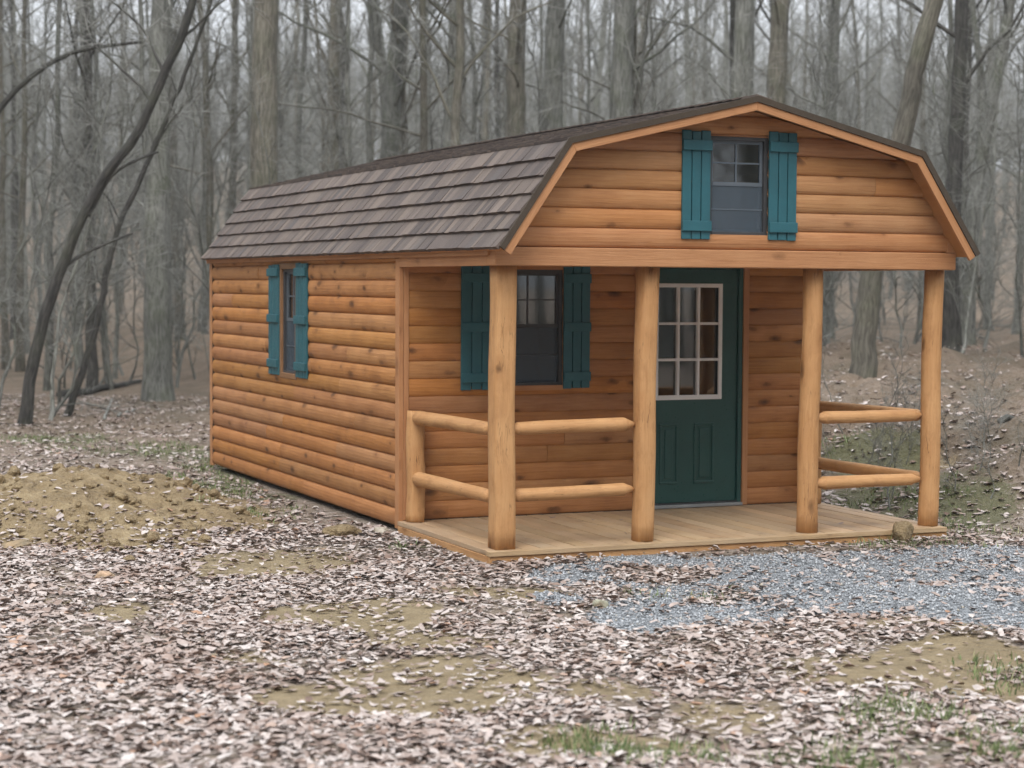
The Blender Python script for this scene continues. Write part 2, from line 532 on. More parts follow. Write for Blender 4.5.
def height(x, y):
    x = np.asarray(x, float)
    y = np.asarray(y, float)
    d = depth_of(x, y)
    h = -0.082-0.025*ss(1.0, 3.0, y)*ss(4.2, 3.9, x)*ss(-1.2, -0.2, x)+0.0*x
    off = ss(-0.5, 1.2, np.maximum(np.maximum(-x, x-3.9), np.maximum(-y, y-7.7)))
    h = h+off*(0.035*fnoise(x, y, 0.9, 3, 1)+0.018*fnoise(x, y, 4.0, 2, 2))
    # cut bank to the right of the cabin
    bank = ss(4.35, 6.1, x+0.25*fnoise(x, y, 1.3, 2, 5))*ss(0.1, 1.8, y+0.3*(x-4.5))
    h = h+bank*(0.64+0.22*fnoise(x, y, 2.2, 4, 3)+0.05*fnoise(x, y, 9, 3, 18))
    # low rise behind and right, wooded hill far off
    lat = (x-CP[0])*_R[0]+(y-CP[1])*_R[1]
    h = h+0.010*np.clip(d-22, 0, 60)*ss(-3, 5, lat)+0.16*fnoise(x, y, 0.22, 3, 6)*ss(23, 36, d)
    h = h+ss(62, 235, d)*(15.5+1.8*fnoise(x, y, 0.02, 2, 8))
    h = h+ss(12, 2, d)*0.10
    return h


def ground_at(px, py):
    r = ray(px, py)
    lo, hi = 4.0, 4.0
    while hi < 300:
        p = CP+r*hi
        if p[2] < height(p[0], p[1]):
            break
        lo = hi
        hi += 0.25
    for _ in range(20):
        m = (lo+hi)/2
        p = CP+r*m
        if p[2] < height(p[0], p[1]):
            hi = m
        else:
            lo = m
    p = CP+r*hi
    return np.array([p[0], p[1], float(height(p[0], p[1]))])


def blob(x, y, cx, cy, rx, ry, rot=0.0):
    c, s_ = math.cos(rot), math.sin(rot)
    u = ((x-cx)*c+(y-cy)*s_)/rx
    v = (-(x-cx)*s_+(y-cy)*c)/ry
    return ss(1.3, 0.6, np.sqrt(u*u+v*v))


def px_blob(x, y, px, py, wpx, hpx):
    a = ground_at(px, py)
    b = ground_at(px+wpx, py)
    c = ground_at(px, py+hpx)
    rx = np.linalg.norm(b[:2]-a[:2])
    ry = np.linalg.norm(c[:2]-a[:2])
    return blob(x, y, a[0], a[1], rx, ry, YAW)


DIRT = [(440, 684, 95, 26), (330, 700, 70, 12), (640, 560, 40, 5), (390, 612, 45, 20), (330, 612, 60, 12), (890, 672, 90, 22), (730, 716, 50, 16), (550, 742, 60, 14), (615, 690, 40, 10), (985, 690, 50, 14), (440, 640, 70, 8),
        (120, 612, 25, 8), (610, 745, 80, 10), (955, 655, 60, 12), (250, 560, 50, 16), (315, 560, 40, 14), (500, 590, 50, 9)]
MOSS = [(560, 545, 50, 5), (760, 541, 90, 6), (900, 537, 70, 8), (980, 540, 60, 10), (700, 602, 30, 5), (745, 592, 20, 4), (645, 598, 30, 4), (170, 455, 100, 10), (225, 478, 40, 14), (265, 505, 40, 14), (60, 438, 60, 6),
        (960, 500, 60, 30), (880, 500, 50, 30), (870, 465, 60, 25), (820, 755, 60, 16), (960, 735, 80, 26), (640, 755, 60, 12), (410, 545, 25, 6)]


def gravel_mask(x, y):
    m = 0.0*x
    for a in [(700, 575, 130, 26), (850, 582, 170, 34), (1000, 592, 120, 40), (640, 617, 55, 16), (1100, 600, 160, 46), (590, 575, 60, 12), (700, 600, 90, 24), (940, 558, 120, 14), (560, 598, 30, 8), (1250, 620, 200, 60)]:
        m = np.maximum(m, px_blob(x, y, *a))
    for a, s_ in [((650, 578, 52, 8), 1.0), ((600, 592, 45, 6), 0.8), ((690, 574, 36, 5), 0.8), ((705, 603, 20, 4), 0.7)]:    # leaves blown over the stones
        m = m*(1-s_*px_blob(x, y, *a))
    m = m*(1-0.85*ss(0.9, 1.8, x)*ss(-0.42, -0.28, y))
    return np.clip(1.45*m*(0.84+0.5*fnoise(x, y, 3.2, 4, 4)), 0, 1)


def dirt_mask(x, y):
    m = 0.0*x
    for a in DIRT:
        m = np.maximum(m, px_blob(x, y, a[0], a[1], a[2]*1.25, a[3]*1.3))
    n = fnoise(x, y, 1.5, 4, 9)
    m = np.clip(m*(0.95+0.6*n)+0.25*m*fnoise(x, y, 6, 3, 21), 0, 1)
    return np.clip(np.maximum(m, ss(0.42, 0.75, n)*0.75*ss(24, 17, depth_of(x, y))), 0, 1)


def moss_mask(x, y):
    m = 0.0*x
    for a in MOSS:
        m = np.maximum(m, px_blob(x, y, *a))
    return np.clip(m*(0.75+0.5*fnoise(x, y, 2.5, 3, 11)), 0, 1)


def axis(lo, hi, step, far):
    a = list(np.arange(lo, hi+1e-6, step))
    s_ = step
    v = hi
    while v < far:
        s_ *= 1.13
        v += s_
        a.append(v)
    s_ = step
    v = lo
    while v > -far:
        s_ *= 1.13
        v -= s_
        a.insert(0, v)
    return np.array(a)


ax = axis(-6, 9, 0.09, 700)
ay = axis(-7, 9, 0.09, 700)
X, Y = np.meshgrid(ax, ay)
Z = height(X, Y)
nx, ny = len(ax), len(ay)
I = np.arange(nx*ny).reshape(ny, nx)
F = np.stack([I[:-1, :-1], I[:-1, 1:], I[1:, 1:], I[1:, :-1]], -1).reshape(-1, 4)
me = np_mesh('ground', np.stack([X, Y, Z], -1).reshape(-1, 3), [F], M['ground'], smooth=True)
dm = dirt_mask(X, Y)
gm = gravel_mask(X, Y)
mm = moss_mask(X, Y)
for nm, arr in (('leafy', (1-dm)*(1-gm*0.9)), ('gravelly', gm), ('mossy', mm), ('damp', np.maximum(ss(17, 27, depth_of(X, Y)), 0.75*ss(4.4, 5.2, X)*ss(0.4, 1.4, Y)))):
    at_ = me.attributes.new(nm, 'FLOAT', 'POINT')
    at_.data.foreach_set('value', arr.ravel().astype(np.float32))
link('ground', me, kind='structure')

# ------------------------------------------------------------------ the cabin
W, P, L, H = 3.907, 1.872, 7.705, 2.03
OE, OV, XB, HK, HP, HE = 0.058, 0.283, 0.463, 2.912, 3.268, 2.151
XP = 1.975
GY = -0.057
ZB = -0.055
EXP = 0.1415

cabin = empty('log_cabin', (W/2, P, -0.10), label='small honey-stained log cabin with brown gambrel roof and covered front porch', category='cabin')

OUT = [(-OE, HE), (XB, HK), (XP, HP), (W-XB, HK), (W+OE, HE)]


def roof_lims(z):
    """left and right limit of a gable wall at height z, a bit below the roof"""
    zz = z+0.05
    if zz <= HE:
        return 0.0, W
    if zz <= HK:
        f_ = (zz-HE)/(HK-HE)
        return max(0.0, -OE+f_*(XB+OE)), min(W, W+OE-f_*(XB+OE))
    f_ = min(1.0, (zz-HK)/(HP-HK))
    return XB+f_*(XP-XB), W-XB-f_*(W-XB-XP)


BULGE = 0.031


def siding(name, fn, u0, u1, z0, z1, holes, mat, joints=(1.6, 4.2), lims=None, seed=1, bulge=BULGE, phase=0.0, parent=cabin, **props):
    """courses of half-log boards; local frame (u along wall, d outward, z up)"""
    r = random.Random(seed)
    mb = MB(fn)
    prof = [(0.0, 0.0), (0.06, 0.42), (0.16, 0.70), (0.32, 0.92), (0.52, 1.0), (0.72, 0.92), (0.88, 0.68), (0.96, 0.40), (1.0, 0.0)]
    z = z0-phase
    while z < z1-0.005:
        za, zb = z, z+EXP
        z += EXP
        cuts = [u0]
        u = u0+r.uniform(0.3, 1.0)*joints[1]*0.8
        while u < u1-0.5:
            cuts.append(u)
            u += r.uniform(*joints)
        cuts.append(u1)
        zs = [za+(zb-za)*q for q, _ in prof]
        ex = [q for h_ in holes for q in (h_[2], h_[3]) if za < q < zb]
        zs = sorted(set([q for q in zs+ex+[z0, z1] if z0-1e-6 <= q <= z1+1e-6 and za-1e-6 <= q <= zb+1e-6]))
        if len(zs) < 2:
            continue
        dz = lambda q: bulge*float(np.interp((q-za)/(zb-za), [a for a, _ in prof], [b for _, b in prof]))
        for a, b in zip(cuts[:-1], cuts[1:]):
            a2, b2 = a+(0.0015 if a > u0 else 0), b-(0.0015 if b < u1 else 0)
            ub = sorted(set([a2, b2]+[q for h_ in holes for q in (h_[0], h_[1]) if a2 < q < b2]))
            ou, ov = r.uniform(0, 90), r.uniform(0, 90)
            grow = r.uniform(0.93, 1.07)
            base = {}

            def vid(u_, q):
                uu = u_
                if lims:
                    l_, r_ = lims(q)
                    uu = min(max(u_, l_), r_)
                key = (round(uu, 5), round(q, 5))
                if key not in base:
                    base[key] = len(mb.v)
                    mb.v.append((uu, dz(q)*grow, q))
                return base[key], (uu+ou, q+ov)
            for c, d in zip(ub[:-1], ub[1:]):
                for q0, q1 in zip(zs[:-1], zs[1:]):
                    mu, mz = (c+d)/2, (q0+q1)/2
                    if any(h_[0] < mu < h_[1] and h_[2] < mz < h_[3] for h_ in holes):
                        continue
                    if lims and (lims(mz)[0] >= d or lims(mz)[1] <= c):
                        continue
                    ids = [vid(c, q0), vid(d, q0), vid(d, q1), vid(c, q1)]
                    f_ = []
                    uvv = []
                    for i_, u_ in ids:
                        if i_ not in f_:
                            f_.append(i_)
                            uvv.append(u_)
                    if len(f_) > 2:
                        mb.f.append(tuple(f_))
                        mb.uv.append(uvv)
            # end grain closing the joint
            for ue in (a2, b2):
                if ue in (u0, u1) and lims:
                    continue
                i_ = len(mb.v)
                pts = [(ue, dz(q)*grow, q) for q in zs]
                if any(h_[0]-1e-4 < ue < h_[1]+1e-4 and h_[2] < (za+zb)/2 < h_[3] for h_ in holes):
                    continue
                mb.v += pts
                mb.f.append(tuple(range(i_, i_+len(pts))) if ue == a2 else tuple(range(i_, i_+len(pts)))[::-1])
                mb.uv.append([(ou, ov+p_[1]*9) for p_ in pts])
    ob = mb.build(name, mat, parent, smooth=False, **props)
    return ob


def sheath(fn, u0, u1, z0, z1, holes, parent, th=0.06, lims=None):
    """the board wall behind the siding, with the openings left out"""
    mb = MB(fn)
    us = sorted(set([u0, u1]+[q for h_ in holes for q in h_[:2]]))
    zs = sorted(set([z0, z1]+[q for h_ in holes for q in h_[2:]]))
    if lims:
        zs = sorted(set(zs+list(np.arange(z0, z1, 0.08))))
    for a, b in zip(us[:-1], us[1:]):
        for c, d in zip(zs[:-1], zs[1:]):
            if any(h_[0] < (a+b)/2 < h_[1] and h_[2] < (c+d)/2 < h_[3] for h_ in holes):
                continue
            aa, bb = a, b
            if lims:
                l_, r_ = lims(d)
                aa, bb = max(a, l_), min(b, r_)
                if bb <= aa:
                    continue
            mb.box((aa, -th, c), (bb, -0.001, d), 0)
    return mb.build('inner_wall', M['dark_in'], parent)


XL = 0.03
fl = lambda p: (XL-p[1], p[0], p[2])          # left wall: u = y, outward = -x
fr_ = lambda p: (W+p[1], p[0], p[2])        # right wall
ff = lambda p: (p[0], P-p[1], p[2])         # porch wall
fg = lambda p: (p[0], GY-p[1], p[2])        # gable wall over the porch
fb = lambda p: (p[0], L+p[1], p[2])         # rear wall

WIN_L = (4.66, 5.10, 1.05, 2.03)
WIN_P = (0.83, 1.43, 1.07, 2.02)
DOOR = (2.15, 3.149, 0.0, 2.07)
WIN_G = (1.706, 2.208, 2.275, 3.0)

o_ = siding('side_wall', fl, P+0.075, L-0.06, ZB, HE-0.05, [WIN_L], M['siding'], seed=5)
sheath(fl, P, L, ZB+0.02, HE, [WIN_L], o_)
o_ = siding('side_wall', fr_, P+0.075, L-0.06, ZB, HE-0.05, [], M['siding'], seed=6)
sheath(fr_, P, L, ZB+0.02, HE, [], o_)
siding('porch_wall', ff, 3.206, W-0.065, 0.004, 2.085, [], M['siding'], seed=12, bulge=0.018)
o_ = siding('porch_wall', ff, 0.078, 2.10, 0.004, 2.085, [WIN_P], M['siding'], seed=11, bulge=0.018)
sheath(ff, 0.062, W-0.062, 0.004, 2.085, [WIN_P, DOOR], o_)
o_ = siding('gable_wall', fg, 0.0, W, 2.165, 3.22, [WIN_G], M['gable'], lims=roof_lims, seed=23, joints=(5, 6), bulge=0.030)
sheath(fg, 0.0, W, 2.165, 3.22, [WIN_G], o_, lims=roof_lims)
o_ = siding('rear_wall', fb, 0.0, W, ZB, 3.22, [], M['siding'], lims=roof_lims, seed=31)
sheath(fb, 0.0, W, ZB+0.02, 3.2, [], o_, lims=roof_lims)


def trim(name, boxes, mat=None, parent=cabin, bevel=0.004, fn=None, **props):
    mb = MB(fn)
    for a, b, g in boxes:
        mb.box(a, b, g)
    return mb.build(name, mat or M['trim'], parent, bevel=bevel, **props)


# corner boards
trim('corner_board', [((-0.008, P-0.02, ZB-0.01), (XL, P+0.072, HE-0.05), 2)])
trim('corner_board', [((XL+0.002, P-0.022, 0.003), (0.075, P+0.03, 2.085), 2)])
trim('corner_board', [((W, P-0.02, ZB-0.01), (W+0.036, P+0.072, HE-0.05), 2)])
trim('corner_board', [((W-0.062, P-0.022, 0.003), (W-0.002, P+0.03, 2.085), 2)])
trim('corner_board', [((-0.006, L-0.058, ZB-0.01), (XL, L+0.03, HE-0.05), 2)])
trim('corner_board', [((W, L-0.058, ZB-0.01), (W+0.034, L+0.03, HE-0.05), 2)])
# header beams of the porch and the eave boards on the long sides
trim('header_beam', [((-0.012, GY-0.035, H), (W+0.012, GY+0.12, 2.163), 0)], bevel=0.008)
trim('corner_board', [((W-0.07, GY-0.033, 2.165), (W+0.010, GY-0.002, 2.245), 2)], bevel=0.003)
trim('side_beam', [((-0.010, GY+0.122, H), (0.085, P-0.022, 2.125), 1)])
trim('side_beam', [((W-0.085, GY+0.122, H), (W+0.02, P-0.022, 2.125), 1)])
trim('eave_board', [((-0.034, GY+0.05, HE-0.048), (-0.011, L+0.04, HE-0.004), 1)], bevel=0.002)
trim('eave_board', [((W+0.021, GY+0.05, HE-0.048), (W+0.044, L+0.04, HE-0.004), 1)], bevel=0.002)
# porch ceiling, loft floor and inner floor
mb = MB()
x_ = 0.09
while x_ < W-0.1:
    mb.box((x_, 0.07, 2.088), (min(x_+0.138, W-0.087), P-0.002, 2.106), 1)
    x_ += 0.14
mb.build('porch_ceiling', M['siding'], cabin)
trim('inner_floor', [((0.07, P+0.07, -0.04), (W-0.07, L-0.07, -0.005), 1), ((0.07, 0.0, 2.12), (W-0.07, L-0.07, 2.135), 1)], M['dark_in'])
# skids under the cabin
for x_ in (0.35, 1.3, 2.6, 3.55):
    trim('skid', [((x_-0.05, 0.12, -0.30), (x_+0.05, L-0.1, -0.062), 1)], M['dark_in'])

# ---- roof
rf = MB()
th = 0.035


def offset_outline(d):
    pts = [np.array(p) for p in OUT]
    res = []
    for i_, p in enumerate(pts):
        ns = []
        for a, b in ((i_-1, i_), (i_, i_+1)):
            if 0 <= a and b < len(pts):
                e_ = pts[b]-pts[a]
                e_ /= np.linalg.norm(e_)
                ns.append(np.array([-e_[1], e_[0]]))
        nrm = sum(ns)/len(ns)
        k_ = 1/np.dot(nrm, nrm) if len(ns) == 2 else 1.0
        res.append(p+nrm*d*k_)
    return res


up_, dn_ = offset_outline(0.0), offset_outline(-th)
Y0, Y1 = -OV+0.004, L+0.06
for i_ in range(4):
    a, b, c, d = up_[i_], up_[i_+1], dn_[i_+1], dn_[i_]
    sec = [a, b, c, d]
    for j in range(4):
        p, q = sec[j], sec[(j+1) % 4]
        rf.poly([(p[0], Y0, p[1]), (q[0], Y0, q[1]), (q[0], Y1, q[1]), (p[0], Y1, p[1])], [(0, 0), (0, .1), (5, .1), (5, 0)])
    for yy in (Y0, Y1):
        rf.poly([(s_[0], yy, s_[1]) for s_ in sec], [(0, 0), (.1, 0), (.1, .1), (0, .1)])
roof = rf.build('roof', M['trim'], cabin)
sh = MB()
r = random.Random(3)
for i_ in range(4):
    # slope from lower point a to upper point b
    a, b = (up_[i_], up_[i_+1]) if i_ < 2 else (up_[i_+1], up_[i_])
    e_ = b-a
    Ls = np.linalg.norm(e_)
    e_ /= Ls
    n_ = np.array([-e_[1], e_[0]]) if i_ < 2 else np.array([e_[1], -e_[0]])
    nc = 6 if i_ in (0, 3) else 11
    ex = Ls/nc
    steep = i_ in (0, 3)
    for k in range(nc):
        y_ = -OV-0.012-r.uniform(0, 0.1)
        while y_ < L+0.07:
            wd = r.choice([0.05, 0.07, 0.09, 0.12])*r.uniform(0.9, 1.1)
            y0_, y1_ = max(y_, -OV-0.012), min(y_+wd-0.001, L+0.075)
            y_ += wd
            if y1_-y0_ < 0.01:
                continue
            drop = r.choice([0, 0, 0.002, 0.004])
            s0 = k*ex-0.012-drop
            s1 = min((k+1)*ex+0.02, Ls+0.006)
            t0 = r.choice([0.027, 0.030, 0.033])
            t1 = 0.004
            if not steep:
                t0 *= 0.45
            if k == 0:
                t0 += 0.003
            q = []
            for (s_, tt) in ((s0, 0.001), (s0, t0), (s1, t1), (s1, 0.001)):
                q.append(a+e_*s_+n_*tt)
            ou = r.uniform(0, 9)
            i0 = len(sh.v)
            for yy in (y0_, y1_):
                sh.v += [(p[0], yy, p[1]) for p in q]
            for fa in ((0, 1, 5, 4), (1, 2, 6, 5), (2, 3, 7, 6), (0, 3, 2, 1), (4, 5, 6, 7)):
                sh.f.append(tuple(i0+x for x in fa))
                sh.uv.append([(sh.v[i0+x][1]+ou, (x % 4)*0.05+ou) for x in fa])
sh.build('shingles', M['shingle'], roof)
rc = MB()
y_ = -OV-0.014
while y_ < L+0.07:
    for sgn, pa in ((-1, up_[1]), (1, up_[3])):
        pk = up_[2]
        d_ = (pa-pk)/np.linalg.norm(pa-pk)
        n_ = np.array([-d_[1], d_[0]]) if d_[0] > 0 else np.array([d_[1], -d_[0]])
        lift0, lift1 = 0.026, 0.018
        e0 = pk+d_*0.13
        yb = min(y_+0.16, L+0.075)
        rc.poly([(pk[0], y_, pk[1]+lift0+0.004), (e0[0]+n_[0]*lift0, y_, e0[1]+n_[1]*lift0), (e0[0]+n_[0]*lift1, yb, e0[1]+n_[1]*lift1), (pk[0], yb, pk[1]+lift1+0.004)], [(y_, 0), (y_, .13), (yb, .13), (yb, 0)])
        rc.poly([(pk[0], y_, pk[1]+lift0+0.004), (pk[0], y_, pk[1]+0.002), (e0[0]+n_[0]*0.002, y_, e0[1]+n_[1]*0.002), (e0[0]+n_[0]*lift0, y_, e0[1]+n_[1]*lift0)], [(0, 0), (0, .03), (.13, .03), (.13, 0)])
    y_ += 0.14
rc.build('ridge_cap', M['shingle'], roof)
# rake boards: four mitred boards under the roof edge, front and rear
inn = offset_outline(-0.088)
out2 = offset_outline(-0.028)
de0, de1 = offset_outline(0.016), offset_outline(-0.0275)
for i_ in range(4):
    mb = MB()
    sec = [de0[i_], de0[i_+1], de1[i_+1], de1[i_]]
    i0 = len(mb.v)
    for yy in (-OV-0.034, -OV-0.013):
        mb.v += [(q_[0], yy, q_[1]) for q_ in sec]
    for fa in ((0, 3, 2, 1), (4, 5, 6, 7), (0, 1, 5, 4), (2, 3, 7, 6), (1, 2, 6, 5), (3, 0, 4, 7)):
        mb.f.append(fa)
        mb.uv.append([(x*0.1, 0) for x in fa])
    mb.build('drip_edge', M['dark_in'], roof)
for (ya, yb) in ((-OV-0.022, -OV+0.003), (L+0.061, L+0.083)):
    for i_ in range(4):
        mb = MB()
        sec = [out2[i_], out2[i_+1], inn[i_+1], inn[i_]]
        lo = random.uniform(0, 40)
        ln = np.linalg.norm(sec[1]-sec[0])
        uvq = [(lo, 0), (lo+ln, 0), (lo+ln, .09), (lo, .09)]
        i0 = len(mb.v)
        for yy in (ya, yb):
            mb.v += [(s_[0], yy, s_[1]) for s_ in sec]
        for fa in ((0, 3, 2, 1), (4, 5, 6, 7), (0, 1, 5, 4), (2, 3, 7, 6), (1, 2, 6, 5), (3, 0, 4, 7)):
            mb.f.append(tuple(i0+x for x in fa))
            mb.uv.append([uvq[x % 4] if True else 0 for x in fa])
        ob = mb.build('rake_board', M['trim'], cabin, bevel=0.003)

# ---- windows and shutters
def window(fn, o, split=0.5, grid=(2, 2), name='window', lower_screen=True, deep=0.05, sash='sash'):
    u0, u1, z0, z1 = o
    fw_ = 0.028
    mb = MB(fn)
    mb.box((u0, -deep, z0), (u0+fw_, 0.012, z1), 2)
    mb.box((u1-fw_, -deep, z0), (u1, 0.012, z1), 2)
    mb.box((u0+fw_, -deep, z1-fw_), (u1-fw_, 0.012, z1), 0)
    mb.box((u0+fw_, -deep, z0), (u1-fw_, 0.018, z0+fw_*0.8), 0)
    wn = mb.build(name, M['bronze'], cabin, bevel=0.002)
    zm = z0+(z1-z0)*split
    a, b = u0+fw_, u1-fw_
    # upper sash with muntins
    mb = MB(fn)
    s_ = 0.022
    mb.box((a, -deep*0.72, zm), (a+s_, -deep*0.28, z1-fw_), 2)
    mb.box((b-s_, -deep*0.72, zm), (b, -deep*0.28, z1-fw_), 2)
    mb.box((a+s_, -deep*0.72, z1-fw_-s_), (b-s_, -deep*0.28, z1-fw_), 0)
    mb.box((a+s_, -deep*0.72, zm), (b-s_, -deep*0.18, zm+s_*1.3), 0)
    gx, gz = grid
    for k in range(1, gx):
        u = a+s_+(b-a-2*s_)*k/gx
        mb.box((u-0.006, -deep*0.62, zm+s_*1.3), (u+0.006, -deep*0.36, z1-fw_-s_), 2)
    for k in range(1, gz):
        z = zm+s_*1.3+(z1-fw_-s_-zm-s_*1.3)*k/gz
        mb.box((a+s_, -deep*0.615, z-0.006), (b-s_, -deep*0.355, z+0.006), 0)
    mb.build('upper_sash', M[sash], wn)
    mb = MB(fn)
    mb.box((a, -deep*0.95, z0+fw_*0.8), (a+s_, -deep*0.74, zm+s_), 2)
    mb.box((b-s_, -deep*0.95, z0+fw_*0.8), (b, -deep*0.74, zm+s_), 2)
    mb.box((a+s_, -deep*0.95, zm-0.004), (b-s_, -deep*0.74, zm+s_), 0)
    mb.box((a+s_, -deep*0.95, z0+fw_*0.8), (b-s_, -deep*0.74, z0+fw_*0.8+s_), 0)
    mb.build('lower_sash', M[sash], wn)
    mb = MB(fn)
    mb.box((a+s_, -deep*0.55, zm+s_), (b-s_, -deep*0.5, z1-fw_-s_), 0)
    mb.build('pane', M['glass'], wn)
    mb = MB(fn)
    mb.box((a+s_, -deep*0.88, z0+fw_), (b-s_, -deep*0.82, zm-0.004), 0)
    mb.build('pane', M['glass'], wn)
    if lower_screen:
        mb = MB(fn)
        mb.box((a, -deep*0.30, z0+fw_*0.8), (b, -deep*0.27, zm), 0)
        mb.build('screen', M['screen'], wn)
        mb = MB(fn)
        mb.box((a, -deep*0.34, z0+(zm-z0)*0.52-0.004), (b, -deep*0.20, z0+(zm-z0)*0.52+0.004), 0)
        mb.build('screen_bar', M[sash], wn)
    return wn


def shutter(fn, u0, u1, z0, z1, battens, base=0.027, label=None):
    mb = MB(fn)
    n = 3
    wd = (u1-u0)/n
    for k in range(n):
        mb.box((u0+k*wd+(0.004 if k else 0), base, z0+random.uniform(-.003, .003)), (u0+(k+1)*wd-0.004*(k < n-1), base+0.020, z1+random.uniform(-.004, .004)), 2)
    mb.box((u0+0.01, base-0.006, z0+0.03), (u1-0.01, base+0.004, z1-0.03), 2)
    s_ = mb.build('shutter', M['teal'], cabin, bevel=0.004)
    for zb_ in battens:
        mb = MB(fn)
        mb.box((u0-0.003, base+0.021, zb_-0.038), (u1+0.003, base+0.040, zb_+0.038), 0)
        mb.build('batten', M['teal'], s_, bevel=0.004)
    return s_


window(fg, WIN_G, split=0.50, deep=0.055)
shutter(fg, 1.470, 1.704, 2.24, 3.03, (2.335, 2.925))
shutter(fg, 2.206, 2.444, 2.24, 3.045, (2.335, 2.935))
window(ff, WIN_P, split=0.50, grid=(2, 2), sash='bronze')
shutter(ff, 0.520, 0.79, 1.042, 2.05, (1.14, 1.55, 1.95), base=0.020)
shutter(ff, 1.432, 1.672, 1.042, 2.05, (1.14, 1.55, 1.95), base=0.020)
window(fl, WIN_L, split=0.50, grid=(2, 2), deep=0.05)
shutter(fl, 5.148, 5.478, 1.02, 2.072, (1.13, 1.56, 2.0))
shutter(fl, 4.268, 4.602, 1.025, 2.082, (1.13, 1.56, 2.0))
# wood casing of the side window: sill, head and the two jamb strips
trim('window_casing', [((4.604, 0.0, 1.0), (4.66, 0.034, 2.03), 2), ((5.10, 0.0, 1.0), (5.146, 0.034, 2.03), 2), ((4.66, 0.0, 1.0), (5.10, 0.036, 1.05), 0), ((4.606, 0.0, 2.032), (5.144, 0.036, 2.085), 0)], M['jamb'], fn=fl, bevel=0.003)
trim('window_casing', [((1.708, 0.0, 2.24), (2.195, 0.026, 2.274), 0)], fn=fg, bevel=0.003)
trim('window_casing', [((0.80, 0.0, 1.03), (1.436, 0.028, 1.069), 0)], fn=ff, bevel=0.003)
mb = MB(lambda p: (p[0], p[1], p[2]))
for k in range(8):
    mb.box((0.20, 4.58+k*0.035, 1.45), (0.215+0.012*(k % 2), 4.615+k*0.035, 2.0), 2)
mb.build('curtain', M['curtain'], cabin)

# ---- door
trim('door_casing', [((3.150, 0.0, 0.004), (3.204, 0.028, 2.084), 2), ((2.101, 0.0, 0.004), (2.149, 0.028, 2.084), 2)], fn=ff)
trim('door_frame', [((3.109, -0.06, 0.03), (3.149, 0.014, 2.07), 2), ((2.151, -0.06, 0.03), (2.189, 0.014, 2.07), 2), ((2.189, -0.06, 2.04), (3.109, 0.014, 2.07), 0)], M['green'], fn=ff, bevel=0.003)
DZ0, DZ1 = 0.045, 2.036
LX0, LX1, LZ0, LZ1 = 2.297, 2.949, 0.925, 1.915
mb = MB(ff)
for a, b in (((2.194, DZ0), (LX0+0.02, DZ1)), ((LX1-0.02, DZ0), (3.104, DZ1))):
    mb.box((a[0], -0.05, a[1]), (b[0], -0.008, b[1]), 2)
mb.box((LX0+0.02, -0.05, DZ0), (LX1-0.02, -0.008, LZ0+0.02), 0)
mb.box((LX0+0.02, -0.05, LZ1-0.02), (LX1-0.02, -0.008, DZ1), 0)
door = mb.build('door', M['green'], cabin)
# two moulded panels
for (a, b) in ((2.355, 2.535), (2.69, 2.885)):
    mb = MB(ff)
    z0_, z1_ = 0.205, 0.722
    for q in (((a, z0_), (b, z0_+0.022)), ((a, z1_-0.022), (b, z1_))):
        mb.box((q[0][0], -0.0085, q[0][1]), (q[1][0], 0.004, q[1][1]), 0)
    for q in (((a, z0_+0.022), (a+0.022, z1_-0.022)), ((b-0.022, z0_+0.022), (b, z1_-0.022))):
        mb.box((q[0][0], -0.0085, q[0][1]), (q[1][0], 0.004, q[1][1]), 2)
    mb.box((a+0.05, -0.0085, z0_+0.05), (b-0.05, 0.002, z1_-0.05), 2)
    mb.build('door_panel', M['green'], door, bevel=0.006)
mb = MB(ff)
e_ = 0.034
mb.box((LX0, -0.0085, LZ0), (LX0+e_, 0.012, LZ1), 2)
mb.box((LX1-e_, -0.0085, LZ0), (LX1, 0.012, LZ1), 2)
mb.box((LX0+e_, -0.0085, LZ0), (LX1-e_, 0.012, LZ0+e_*1.15), 0)
mb.box((LX0+e_, -0.0085, LZ1-e_), (LX1-e_, 0.012, LZ1), 0)
for k in (1, 2):
    u = LX0+e_+(LX1-LX0-2*e_)*k/3
    mb.box((u-0.011, -0.0285, LZ0+e_), (u+0.011, 0.008, LZ1-e_), 2)
    z_ = LZ0+e_+(LZ1-LZ0-2*e_)*k/3
    mb.box((LX0+e_, -0.028, z_-0.011), (LX1-e_, 0.0075, z_+0.011), 0)
mb.build('door_lite_frame', M['white'], door, bevel=0.003)
mb = MB(ff)
mb.box((LX0+0.02, -0.032, LZ0+0.02), (LX1-0.02, -0.027, LZ1-0.02), 0)
mb.build('pane', M['glass'], door)
trim('threshold', [((2.152, -0.05, 0.004), (3.148, 0.05, 0.03), 0)], M['metal'], fn=ff, bevel=0.004)
trim('threshold', [((2.19, -0.046, 0.031), (3.108, 0.02, 0.042), 0)], M['bronze'], fn=ff, bevel=0.002)

# ---- porch floor
deck = MB()
x_ = -0.012
bw = 0.142
while x_ < W-0.02:
    deck.box((x_, 0.028, -0.036+random.uniform(-.0015, .0015)), (min(x_+bw-0.009, W+0.012), P-0.004, random.uniform(-.0025, .0)), 1)
    x_ += bw
deck.box((-0.02, -0.045, -0.037), (W+0.006, 0.024, -0.001), 0)
dk = deck.build('porch_floor', M['deck'], cabin, bevel=0.003)
trim('deck_skirt', [((-0.015, -0.03, -0.19), (W+0.015, 0.0, -0.039), 0)], M['post'], bevel=0.003)
trim('deck_skirt', [((-0.018, 0.002, -0.19), (0.012, P-0.025, -0.039), 1)], M['post'], bevel=0.003)
trim('deck_skirt', [((W-0.012, 0.002, -0.19), (W+0.018, P-0.025, -0.039), 1)], M['trim'], bevel=0.003)


